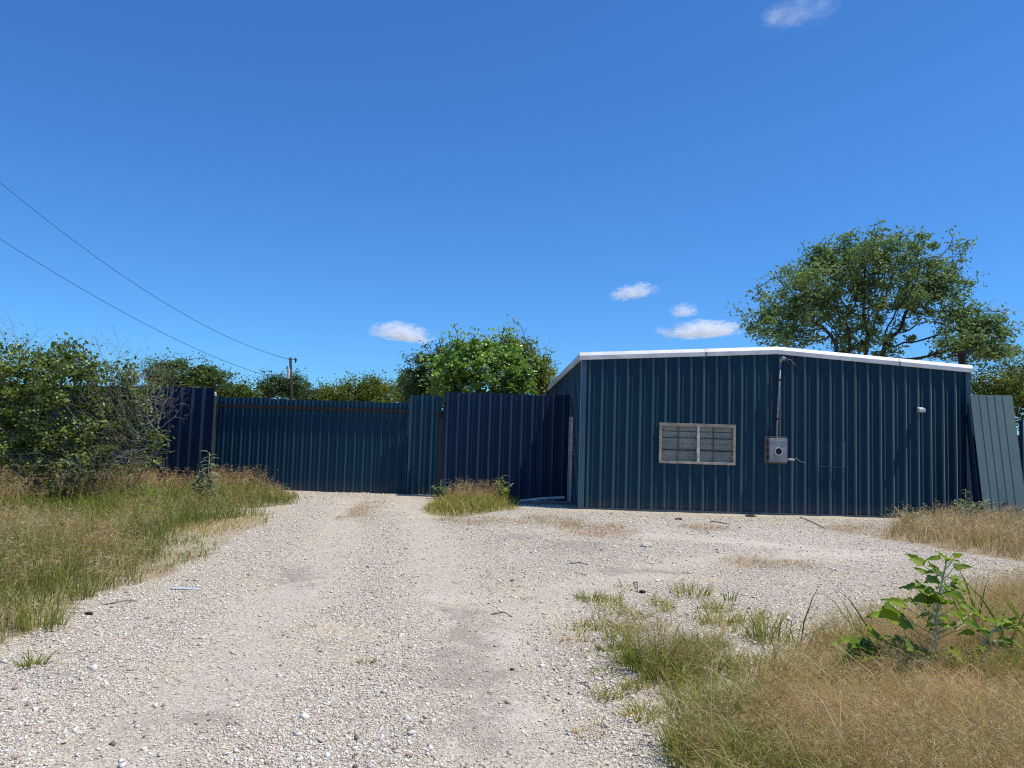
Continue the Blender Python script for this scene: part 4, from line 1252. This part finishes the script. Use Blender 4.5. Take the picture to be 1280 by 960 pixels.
# single tufts one can point at
def tuft(px, py, h, r, n, mat, label, w=.006, lean=(.2, 1.1), tint=(0, .6), name='grass_tuft', group='grass tufts in the gravel'):
    c = G(px, py)
    rr, a = r * np.sqrt(rng.random(n)), rng.random(n) * 2 * math.pi
    x, y = c.x + rr * np.cos(a), c.y + rr * np.sin(a)
    V, Q, T, t = blades(x, y, h * rng.uniform(.4, 1.1, n), w, rng.uniform(*lean, n), rng.uniform(*tint, n), az=a + rng.normal(0, .5, n))
    o = np_mesh(name, V - np.array([c.x, c.y, 0]), [Q, T], mat, tint=t, loc=(c.x, c.y, 0))
    return tag(o, label, 'grass tuft', group)
GG, GD = M['grass_green'], M['grass_dry']
tuft(40, 832, .13, .07, 60, GG, 'small dark green tuft alone on gravel below the verge', lean=(.4, 1.3))
tuft(55, 782, .30, .17, 150, GG, 'yellow green clump at the tip of the verge', tint=(.2, .75))
tuft(103, 742, .22, .12, 70, GG, 'bright green tuft at the gravel edge near the white litter strip', tint=(.1, .5))
tuft(738, 748, .13, .14, 110, GG, 'low green tuft farther of the two beside the drive', w=.007)
tuft(768, 750, .09, .12, 80, GG, 'low faded tuft next to the greener one beside the drive', tint=(.5, .95))
tuft(862, 742, .17, .22, 130, GG, 'thin green and straw tuft on the white gravel', tint=(.2, .9))
tuft(912, 748, .15, .06, 26, GG, 'tiny upright sprig between two thin tufts on white gravel', lean=(.1, .5), tint=(0, .3))
tuft(906, 778, .22, .16, 90, GG, 'loose straw and green tuft before the tan grass', tint=(.2, .95))
tuft(960, 800, .30, .15, 130, GG, 'tall bright green tuft at the edge of the tan grass', tint=(0, .5))
tuft(825, 832, .30, .26, 330, GG, 'largest green clump growing out of the gravel', tint=(0, .5), w=.007)
tuft(765, 778, .06, .22, 190, GG, 'flat green mat of grass on the gravel beyond the largest clump', lean=(.7, 1.5), tint=(.1, .6))
tuft(775, 795, .10, .16, 120, GG, 'short green tuft touching the largest clump', tint=(.0, .6))
tuft(760, 808, .09, .09, 90, GG, 'dark green little tuft at the near end of a flat mat', tint=(0, .3))
tuft(740, 814, .04, .14, 110, GG, 'flat creeping green patch beside the drive', lean=(.8, 1.6), tint=(.1, .5))
tuft(752, 838, .06, .10, 70, GG, 'low green patch with a brown runner on bare gravel', lean=(.7, 1.5), tint=(.1, .6))
tuft(765, 866, .05, .06, 50, GG, 'single small green tuft alone on bare gravel', lean=(.5, 1.3), tint=(0, .4))
tuft(802, 890, .13, .10, 80, GG, 'half dry tuft with brown leaves near the tan grass', lean=(.5, 1.3), tint=(.2, 1))
tuft(658, 745, .04, .08, 50, GG, 'tiny tuft alone on the drive beyond the others', lean=(.5, 1.4), tint=(.2, .7))
tuft(458, 826, .055, .05, 36, GG, 'tiny dark sprig in the middle of the drive', lean=(.5, 1.4), tint=(0, .5))
tuft(385, 779, .04, .06, 30, GG, 'tiny grey green sprig in the wheel track', lean=(.5, 1.4), tint=(.2, .8))
tuft(735, 915, .05, .09, 60, GD, 'withered brown tuft flat on the gravel', lean=(.6, 1.5), tint=(0, .6))
tuft(1060, 643, .28, .3, 60, GG, 'sparse thin weed against the wall below the patched sheet', lean=(.2, .8), tint=(.2, .6), w=.008, group=None)
tuft(655, 627, .2, .14, 60, GG, 'dark tuft at the end of the pale trim strip', w=.008, tint=(0, .4), group=None)
tuft(738, 633, .25, .18, 60, GG, 'thin pale tuft at the building corner', w=.007, tint=(.2, .7), group=None)
# coarse long-leaved grass in the foreground
def coarse(px, py, label, leaves, Y=None):
    c = G(px, py)
    vs = []
    n = len(leaves)
    x, y = np.full(n, c.x) + rng.normal(0, .03, n), np.full(n, c.y) + rng.normal(0, .03, n)
    leaves = leaves + [(l[0] * random.uniform(.6, 1.05), l[1] + random.uniform(-.6, .6), l[2] + random.uniform(-.1, .5)) for l in leaves]; n = len(leaves)
    x, y = np.full(n, c.x) + rng.normal(0, .04, n), np.full(n, c.y) + rng.normal(0, .04, n)
    h = 1.2 * np.array([l[0] for l in leaves]); az = np.array([l[1] for l in leaves]); le = np.array([l[2] for l in leaves])
    V, Q, T, t = blades(x, y, h, .015, le, rng.uniform(.0, .35, n), az=az)
    o = np_mesh('coarse_grass', V - np.array([c.x, c.y, 0]), [Q, T], GG, tint=t, loc=(c.x, c.y, 0))
    return tag(o, label, 'grass tuft', 'coarse grass in the dry grass')
coarse(1000, 812, 'coarse dark blades crossing at the gravel edge of the tan grass', [(.50, .3, .35), (.42, .1, .5), (.46, 2.9, .1), (.36, -.2, .9), (.3, 1.2, .3)])
coarse(1085, 815, 'coarse green blades between the crossing blades and the weed', [(.46, 2.7, .5), (.42, 2.9, .35), (.36, .4, .2), (.40, 2.4, .8), (.3, 3.2, .3)])
coarse(1215, 800, 'coarse green blades standing just behind the broad leaved weed', [(.52, 2.6, .3), (.58, 2.9, .25), (.5, .2, .2), (.54, .5, .15), (.46, 3.4, .5), (.4, 0, .6)])
coarse(1262, 830, 'coarse pale blades by the frame edge beyond the weed', [(.62, 2.9, .3), (.58, 2.5, .45), (.55, 3.3, .15), (.5, .4, .2), (.48, .0, .4)])
coarse(1305, 840, 'coarse blades leaning over from beside the weed', [(.62, 2.9, .55), (.66, 2.7, .35), (.6, 3.1, .65), (.5, .4, .2)])

# ------------------------------------------------------------------ broad-leaved plants
def lobed_leaf(base, dirv, nrm, ln, wd, curl=.25):
    """a lobed triangular leaf drooping along its length"""
    d = Vector(dirv).normalized(); n = Vector(nrm); n = (n - d * n.dot(d)).normalized(); s = d.cross(n)
    out = [(0, 0), (.05, .24), (.14, .47), (.22, .36), (.33, .43), (.43, .27), (.56, .31), (.66, .17), (.80, .15), (1.0, 0)]
    vs, tm = [], []
    for t, w in out:
        c = Vector(base) + d * (ln * t) - n * (curl * ln * t * t)
        wv = .05 * wd * math.sin(t * 9 + ln * 90)
        vs.append((c, c + s * (w * wd) + n * (.13 * wd + wv), c - s * (w * wd) + n * (.11 * wd - wv), c + s * (w * wd * .5) + n * (.09 * wd), c - s * (w * wd * .5) + n * (.08 * wd)))
    V, Fc = [], []
    for q in vs: V += list(q)
    for i in range(len(out) - 1):
        a, b = 5 * i, 5 * (i + 1)
        Fc += [(a, b, b + 3, a + 3), (a + 3, b + 3, b + 1, a + 1), (a, a + 4, b + 4, b), (a + 4, a + 2, b + 2, b + 4)]
    return V, Fc


def broad_plant(name, label, base, stems, mat, stemmat, group=None, cat='weed', stem_r=.012):
    """stems: list of (path points, [(leaf base, dir, normal, length, width, curl)...])"""
    o = empty(name, tuple(base), 0, label, cat, group)
    mb = MB(); LV, LF, LT = [], [], []
    bvec = Vector(base)
    for path, leaves in stems:
        pts = [Vector(p) - bvec for p in path]
        rs = [stem_r * (1 - .65 * i / (len(pts) - 1)) for i in range(len(pts))]
        mb.tube(pts, rs, 7)
        for (att, lb, dv, nv, ln, wd, cu) in leaves:
            mb.tube([Vector(att) - bvec, (Vector(att) * .45 + Vector(lb) * .55) - bvec - Vector((0, 0, .01)), Vector(lb) - bvec], [stem_r * .32, stem_r * .26, stem_r * .2], 5)
            V, Fc = lobed_leaf(Vector(lb) - bvec, dv, nv, ln, wd, cu)
            k = len(LV); LV += [tuple(v) for v in V]; LF += [tuple(k + i for i in f) for f in Fc]
            t0 = random.random() * .7
            LT += [min(t0 + (.3 if i % 5 == 0 else random.uniform(-.08, .08)), 1) for i in range(len(V))]
    mb.build('stem', stemmat, o, smooth=True)
    q = np_mesh('foliage', np.array(LV), [np.array(LF)], mat, o, tint=np.array(LT), smooth=True)
    return o


wb = G(1168, 838); YW = wb.y
def wp3(px, py, dy=0): return at(px, py, YW + dy)
stem_path = [Vector((wb.x, wb.y, -.02)), wp3(1169, 800), wp3(1171, 770, .01), wp3(1176, 735, .02), wp3(1181, 712, .0), wp3(1184, 695, .0)]
def zpt(zx, zy): return 940 + zx / 3.2, 660 + zy / 3.2
# (tip-ish centre in the close-up, droop side)
leaf_spec = [((688, 152), (606, 92), .10), ((745, 172), (708, 138), .0), ((775, 130), (752, 95), -.08), ((806, 160), (890, 152), -.05), ((655, 240), (578, 228), .08), ((700, 270), (648, 198), .12),
             ((705, 296), (655, 268), -.1), ((745, 225), (690, 205), -.12), ((800, 215), (882, 240), .1), ((612, 312), (520, 272), -.05), ((606, 378), (484, 318), -.12), ((770, 268), (850, 262), -.15),
             ((830, 300), (900, 335), .0), ((720, 300), (765, 262), -.15), ((728, 350), (690, 378), .1), ((850, 372), (930, 410), -.1), ((880, 340), (960, 358), .1), ((760, 355), (800, 385), -.1),
             ((620, 465), (552, 462), -.12), ((570, 440), (515, 425), .1), ((480, 470), (420, 432), -.05), ((440, 478), (352, 468), .05), ((350, 465), (292, 462), .0), ((500, 490), (440, 520), -.15),
             ((640, 505), (570, 500), .12), ((545, 500), (480, 520), .0), ((420, 510), (350, 530), -.1), ((790, 480), (860, 540), -.15), ((820, 530), (862, 585), .0), ((780, 550), (800, 575), .1), ((600, 560), (655, 615), -.12), ((500, 570), (440, 585), -.1), ((700, 300), (760, 240), .15)]
stems = []
main_leaves = []
random.seed(11)
extra = []
for (b_, t_, dy) in leaf_spec:
    if random.random() < .75:
        o_ = (random.uniform(-55, 55), random.uniform(-45, 35)); k_ = random.uniform(.5, .85)
        extra.append(((b_[0] + o_[0], b_[1] + o_[1]), (b_[0] + o_[0] + (t_[0] - b_[0]) * k_ + random.uniform(-20, 20), b_[1] + o_[1] + (t_[1] - b_[1]) * k_ + random.uniform(-15, 25)), dy + random.uniform(-.12, .12)))
for (b_, t_, dy) in leaf_spec + extra:
    bx, by = zpt(*b_); tx, ty = zpt(*t_)
    tx, ty = bx + (tx - bx) * .86, by + (ty - by) * .86
    lb, tp = wp3(bx, by, dy * .6), wp3(tx, ty, dy * 1.8 - .02 + random.uniform(-.05, .05))
    # attach to the nearest stem point a little lower
    zt_a = min(max(lb.z - .05 - .35 * abs(lb.x - wp3(1170, by).x), .08), stem_path[-1].z)
    att = None
    for p, q in zip(stem_path[:-1], stem_path[1:]):
        if p.z <= zt_a <= q.z: att = p + (q - p) * ((zt_a - p.z) / (q.z - p.z))
    att = att or stem_path[1]
    dv = tp - lb
    main_leaves.append((att, lb, dv, Vector((random.uniform(-.4, .4), -.8 + random.uniform(-.3, .3), 1)), max(dv.length, .075) * 1.05, max(dv.length, .075) * random.uniform(.6, .8), random.uniform(.05, .3)))
for k in range(26):      # smaller leaves set close around the stem
    zf = random.uniform(.25, 1.0)
    j = min(int(zf * 5), 4); p = stem_path[j] + (stem_path[j + 1] - stem_path[j]) * (zf * 5 - j)
    a = random.uniform(0, 6.283); d = Vector((math.cos(a), math.sin(a), random.uniform(.0, .6)))
    lb = p + d * random.uniform(.03, .09); sz = random.uniform(.06, .11)
    main_leaves.append((p - Vector((0, 0, .02)), lb, d + Vector((0, 0, -.3)), Vector((random.uniform(-.4, .4), -.6, 1)), sz, sz * .7, .25))
stems.append((stem_path, main_leaves))
# second stalk at the right
s2 = [Vector((wp3(1215, 845, .1).x, YW + .1, 0)), wp3(1225, 810, .1), wp3(1240, 790, .1), wp3(1254, 778, .12)]
l2 = []
for (b_, t_, dy) in [((1000, 372), (1075, 385), .1), ((990, 395), (940, 350), .12), ((1010, 400), (1060, 350), .1), ((950, 430), (905, 400), .1), ((980, 440), (1040, 520), .08), ((960, 455), (920, 480), .12), ((1000, 470), (1060, 505), .1), ((1020, 395), (1090, 420), .12), ((985, 378), (1010, 340), .1)]:
    bx, by = zpt(*b_); tx, ty = zpt(*t_)
    lb, tp = wp3(bx, by, dy), wp3(tx, ty, dy + random.uniform(-.08, .05)); dv = tp - lb
    l2.append((s2[2] if by < 790 else s2[1], lb, dv, Vector((random.uniform(-.3, .3), -.5, 1)), max(dv.length, .07), max(dv.length, .07) * .7, .2))
for k in range(16):
    j = random.choice((0, 1, 1, 2)); p = s2[j] + (s2[j + 1] - s2[j]) * random.random()
    a = random.uniform(0, 6.283); d = Vector((math.cos(a), math.sin(a), random.uniform(.0, .5))); sz = random.uniform(.07, .13)
    l2.append((p, p + d * random.uniform(.04, .13), d + Vector((0, 0, -.3)), Vector((random.uniform(-.4, .4), -.6, 1)), sz, sz * .7, .25))
stems.append((s2, l2))
broad_plant('broad_leaved_weed', 'tall broad leaved green weed rising from the tan grass', Vector((wb.x, wb.y, 0)), stems, M['leaf_weed'], M['stem_green'], stem_r=.0125)


def stalk_plant(name, label, px, py, Y, h, nleaf, mat, leaf=.09, spread=.16, branches=1, group=None):
    c = at(px, py, Y)
    stems = []
    for b in range(branches):
        dx, dy = (0, 0) if b == 0 else (random.uniform(-spread, spread) * 1.2, random.uniform(-spread, spread))
        hh = h * (1 if b == 0 else random.uniform(.45, .85))
        path = [Vector((c.x + dx * t * t + random.uniform(-.008, .008), c.y + dy * t * t, hh * t - .02)) for t in (0, .35, .7, 1)]
        lv = []
        for k in range(nleaf):
            t = .18 + .82 * k / nleaf
            p = Vector((c.x + dx * t * t, c.y + dy * t * t, hh * t))
            a = k * 2.4 + random.uniform(-.4, .4) + b
            d = Vector((math.cos(a), math.sin(a), random.uniform(-.1, .5)))
            sz = leaf * (1.15 - .55 * t) * random.uniform(.8, 1.2)
            pb = p + d * sz * .45
            lv.append((p, pb, d + Vector((0, 0, -.2)), Vector((d.x * -.3, d.y * -.3 - .25, 1)), sz * 1.3, sz * .75, .3))
        stems.append((path, lv))
    return broad_plant(name, label, Vector((c.x, c.y, 0)), stems, mat, M['stem_green'], group, stem_r=.009)
stalk_plant('leafy_weed', 'slender leafy weed standing before the end of the gate', 259, 620, 16.8, 1.12, 26, M['leaf_pale'], .19, .2, 3)
stalk_plant('leafy_weed', 'small dark leafy weed at the gap beside the short fence section', 550, 622, 20.2, .48, 12, M['leaf_mid'], .11, .2, 6)
stalk_plant('leafy_weed', 'green leafy weed at the shaded end of the grass mound', 627, 624, 20.0, .66, 14, M['leaf_weed'], .12, .25, 7)
stalk_plant('leafy_weed', 'low feathery green weed at the wall below the lamp', 1133, 655, 17.2, .36, 15, M['leaf_yellow'], .08, .3, 9)
stalk_plant('leafy_weed', 'tallest pale green weed at the building corner by the leaning sheets', 1208, 655, 16.9, .82, 15, M['leaf_pale'], .11, .45, 10)
stalk_plant('leafy_weed', 'yellow green weed low in the straw grass before the corner', 1170, 664, 16.4, .30, 12, M['leaf_yellow'], .07, .3, 8)
stalk_plant('leafy_weed', 'bright green weed at the foot of the bush beside the navy fence', 186, 600, 16.2, .5, 12, M['leaf_weed'], .13, .3, 7)
stalk_plant('leafy_weed', 'leafy weed sprouting low inside the dark foot of the bush', 72, 596, 15.9, .75, 12, M['leaf_weed'], .12, .3, 5)

# ------------------------------------------------------------------ small things lying about
p = G(231, 733)
o = tag(MB().box(-.14, .14, -.025, .025, 0, .012).build('plastic_strip', M['litter'], loc=(p.x, p.y, float(gz(p.x, p.y)) + .004), bevel=.004), 'flat white plastic strip lying at the side of the drive', 'litter'); o.rotation_euler = (0, 0, R_(-4))
def rock(px, py, r, label, mat, name='rock', flat=.6, group=None):
    import bmesh
    p = G(px, py); bm = bmesh.new(); bmesh.ops.create_icosphere(bm, subdivisions=2, radius=r)
    for v in bm.verts:
        v.co *= random.uniform(.78, 1.15); v.co.z *= flat; v.co.x *= 1.25
    me = bpy.data.meshes.new(name); bm.to_mesh(me); bm.free(); me.materials.append(mat)
    o = bpy.data.objects.new(name, me); COL.objects.link(o); o.location = (p.x, p.y, float(gz(p.x, p.y)) + r * flat * .5)
    return tag(o, label, 'rock', group)
rock(808, 683, .075, 'white fist sized rock alone on the gravel before the window', M['stone'])
rock(938, 644, .10, 'flat black lump of rubbish at the foot of the wall below the meter', M['tar'], 'rubbish_lump', .35)
rock(848, 648, .07, 'small dark lump on the gravel below the window', M['tar'], 'rubbish_lump', .4)
rock(111, 763, .03, 'dark stone at the edge of the verge by the bright tuft', M['tar'], 'rock', .6)
rock(803, 738, .035, 'small black stone on white gravel beyond the flat mat of grass', M['tar'], 'rock', .6)
rock(640, 833, .014, 'black pebble in the grey wheel track', M['tar'], 'rock', .7)
def stick(pa, pb, r, label, mat=None, sag=.02):
    a, b = G(*pa), G(*pb)
    za, zb = float(gz(a.x, a.y)), float(gz(b.x, b.y))
    m_ = (a + b) * .5
    mb = MB(); mb.tube([(a.x, a.y, za + r), (m_.x + .02, m_.y + .03, (za + zb) / 2 + sag), (b.x, b.y, zb + r)], [r, r * .9, r * .6], 6)
    return tag(mb.build('stick', mat or M['twig']), label, 'stick', 'sticks on the gravel')
stick((888, 651), (912, 655), .014, 'grey stick on the gravel below the meter box')
stick((1000, 645), (1032, 660), .012, 'long thin stick sloping away from the wall below the patched sheet')
stick((712, 703), (735, 705), .007, 'short dark stick on the gravel between drive and building', M['pole_wood'])
stick((722, 849), (738, 856), .006, 'thin twig near the low green patch with a brown runner')
stick((792, 728), (797, 738), .006, 'black bent twig beside the small black stone', M['pole_wood'], .06)
stick((614, 764), (640, 767), .005, 'dark crooked twig on the drive', M['pole_wood'], .03)
stick((130, 752), (172, 748), .007, 'thin brown twig between the verge and the white strip')

# ------------------------------------------------------------------ utility pole and lines
YP = 45.0
pb, pt = at(368.5, 560, YP), at(363, 447, YP)
po = empty('utility_pole', (pb.x, pb.y, 0), 0, 'leaning wooden utility pole with transformer beyond the gate', 'utility pole')
ob = Vector((pb.x, pb.y, 0))
mb = MB(); mb.tube([Vector((0, 0, -.2)), pt - ob], [.095, .075], 12); mb.build('pole', M['pole_wood'], po, smooth=True)
tc_ = at(360.5, 467.5, YP - .1) - ob
mb = MB(); mb.tube([tc_ + Vector((0, 0, -.29)), tc_ + Vector((0, 0, -.26)), tc_ + Vector((0, 0, .26)), tc_ + Vector((0, 0, .30))], [.075, .10, .10, .075], 16)
tf = mb.build('transformer', M['white_paint'], po)
mb = MB(); mb.tube([tc_ + Vector((-.1, 0, .30)), tc_ + Vector((-.1, 0, .46))], [.045, .03], 8); mb.build('bushing', M['dark'], tf)
mb = MB(); q = at(363.5, 449, YP) - ob
mb.tube([q + Vector((-.15, 0, 0)), q + Vector((.3, 0, 0))], .025, 6); mb.build('crossarm', M['pole_wood'], po)
q2 = at(368.5, 449.5, YP) - ob
mb = MB(); mb.tube([q2 + Vector((0, 0, .1)), q2 + Vector((.08, 0, 0)), q2 + Vector((.03, 0, -.17))], [.035, .06, .04], 8); mb.build('insulator', M['dark'], po)
def line(label, a, b, sag, r0, r1, n=40):
    pts = [a + (b - a) * (i / n) - Vector((0, 0, sag * 4 * (i / n) * (1 - i / n))) for i in range(n + 1)]
    mb = MB(); mb.tube(pts, [r0 + (r1 - r0) * i / n for i in range(n + 1)], 5)
    return tag(mb.build('power_line', M['rubber']), label, 'power line', 'power lines')
line('upper power line sagging down to the top of the utility pole', at(-90, 152, 22), at(362, 449, YP), 1.1, .007, .013)
line('lower power line dropping behind the trees near the pole', at(-90, 240, 20), at(366, 478, YP), .75, .007, .012)

# ------------------------------------------------------------------ clouds (far cumulus as real volumes)
def cloud_mat(seed, dens):
    m = bpy.data.materials.new('cloud_vapour'); m.use_nodes = True
    nt = m.node_tree; nt.nodes.clear()
    out = nt.nodes.new('ShaderNodeOutputMaterial'); pv = nt.nodes.new('ShaderNodeVolumePrincipled')
    pv.inputs['Color'].default_value = (.90, .95, 1.0, 1); pv.inputs['Anisotropy'].default_value = .15
    tc = nt.nodes.new('ShaderNodeTexCoord'); mp = nt.nodes.new('ShaderNodeMapping'); mp.inputs['Location'].default_value = (seed * 3.1, seed * 1.7, seed)
    nt.links.new(tc.outputs['Object'], mp.inputs['Vector'])
    ln = nt.nodes.new('ShaderNodeVectorMath'); ln.operation = 'LENGTH'; nt.links.new(tc.outputs['Object'], ln.inputs[0])
    nz = noise(nt, mp.outputs['Vector'], 3.0, 8, .68)
    f = math_n(nt, 'SUBTRACT', math_n(nt, 'MULTIPLY', nz, 3.2), math_n(nt, 'ADD', math_n(nt, 'MULTIPLY', ln.outputs['Value'], .95), .86))
    f = math_n(nt, 'MAXIMUM', f, 0.0)
    f = math_n(nt, 'MULTIPLY', f, dens)
    nt.links.new(f, pv.inputs['Density']); nt.links.new(pv.outputs[0], out.inputs['Volume'])
    return m
import bmesh
def cloud(px, py, rx, ry, D, seed, dens, label, tilt=0):
    c = at(px, py, D); k = D / F_PX
    bm = bmesh.new(); bmesh.ops.create_icosphere(bm, subdivisions=3, radius=1.0)
    for v in bm.verts:
        if v.co.z < -.45: v.co.z = -.45 - (v.co.z + .45) * .1
    me = bpy.data.meshes.new('cloud'); bm.to_mesh(me); bm.free()
    me.materials.append(cloud_mat(seed, dens))
    o = bpy.data.objects.new('cloud', me); COL.objects.link(o)
    o.location = c; o.scale = (rx * k, rx * k * .8, ry * k); o.rotation_euler = (0, R_(tilt), 0)
    return tag(o, label, 'cloud', 'small clouds')
D = 2600
cloud(503, 418, 44, 17, D, 1, .085, 'small white cloud above the trees behind the gate', 6)
cloud(793, 366, 34, 14, D, 2, .055, 'ragged white cloud high over the building corner', -10)
cloud(880, 414, 54, 15, D, 3, .085, 'longest flat white cloud just above the roof', -4)
cloud(855, 390, 20, 13, D, 4, .06, 'little white puff above the longest cloud', -5)
cloud(826, 414, 10, 8, D, 5, .04, 'tiniest white puff at the end of the longest cloud')
cloud(1000, 16, 58, 22, D, 6, .005, 'thin wispy cloud at the top of the sky', -12)
cloud(968, 22, 22, 16, D, 9, .012, 'denser puff beside the wispy cloud at the top of the sky')

# ------------------------------------------------------------------ light
sun_dir = (bu * 3.8 - bv * .72 + Vector((0, 0, 8.5))).normalized()
sd = bpy.data.lights.new('sun', 'SUN'); sd.energy = 4.7; sd.angle = R_(.53); sd.color = (1.0, .94, .84)
so = bpy.data.objects.new('sun', sd); COL.objects.link(so)
so.rotation_euler = sun_dir.to_track_quat('Z', 'Y').to_euler()
so.location = (0, 0, 50)
world = bpy.data.worlds.new('World'); scene.world = world; world.use_nodes = True
nt = world.node_tree; bg = nt.nodes['Background']
sky = nt.nodes.new('ShaderNodeTexSky'); sky.sky_type = 'NISHITA'; sky.sun_disc = False
sky.sun_elevation = math.asin(sun_dir.z); sky.sun_rotation = math.atan2(sun_dir.x, sun_dir.y)
sky.air_density, sky.dust_density, sky.ozone_density = 1.0, .25, 2.5
hs = mixc(nt, 1.0, sky.outputs[0], (.37, .81, 1.32), 'MULTIPLY')
nt.links.new(hs, bg.inputs['Color'])
bg.inputs['Strength'].default_value = .12

scene.view_settings.view_transform = 'Standard'
scene.view_settings.look = 'None'
scene.view_settings.exposure = 0
scene.view_settings.gamma = 1
scene.render.engine = 'CYCLES'
scene.cycles.volume_bounces = 10
scene.cycles.volume_max_steps = 128
scene.cycles.use_denoising = False
scene.cycles.use_adaptive_sampling = True
scene.cycles.adaptive_threshold = .004
scene.cycles.pixel_filter_type = 'BLACKMAN_HARRIS'
scene.cycles.filter_width = 1.15
scene.cycles.max_bounces = 8
scene.cycles.transparent_max_bounces = 12
print('building', FL, BW, 'ridge', Z_R, 'eave', Z_E, 'pitch', PITCH_RIB, 'window', wx0, wx1, wz0, wz1, 'gate', gl, zg0, 'fence', fl_, zf, 'leaves', NL)
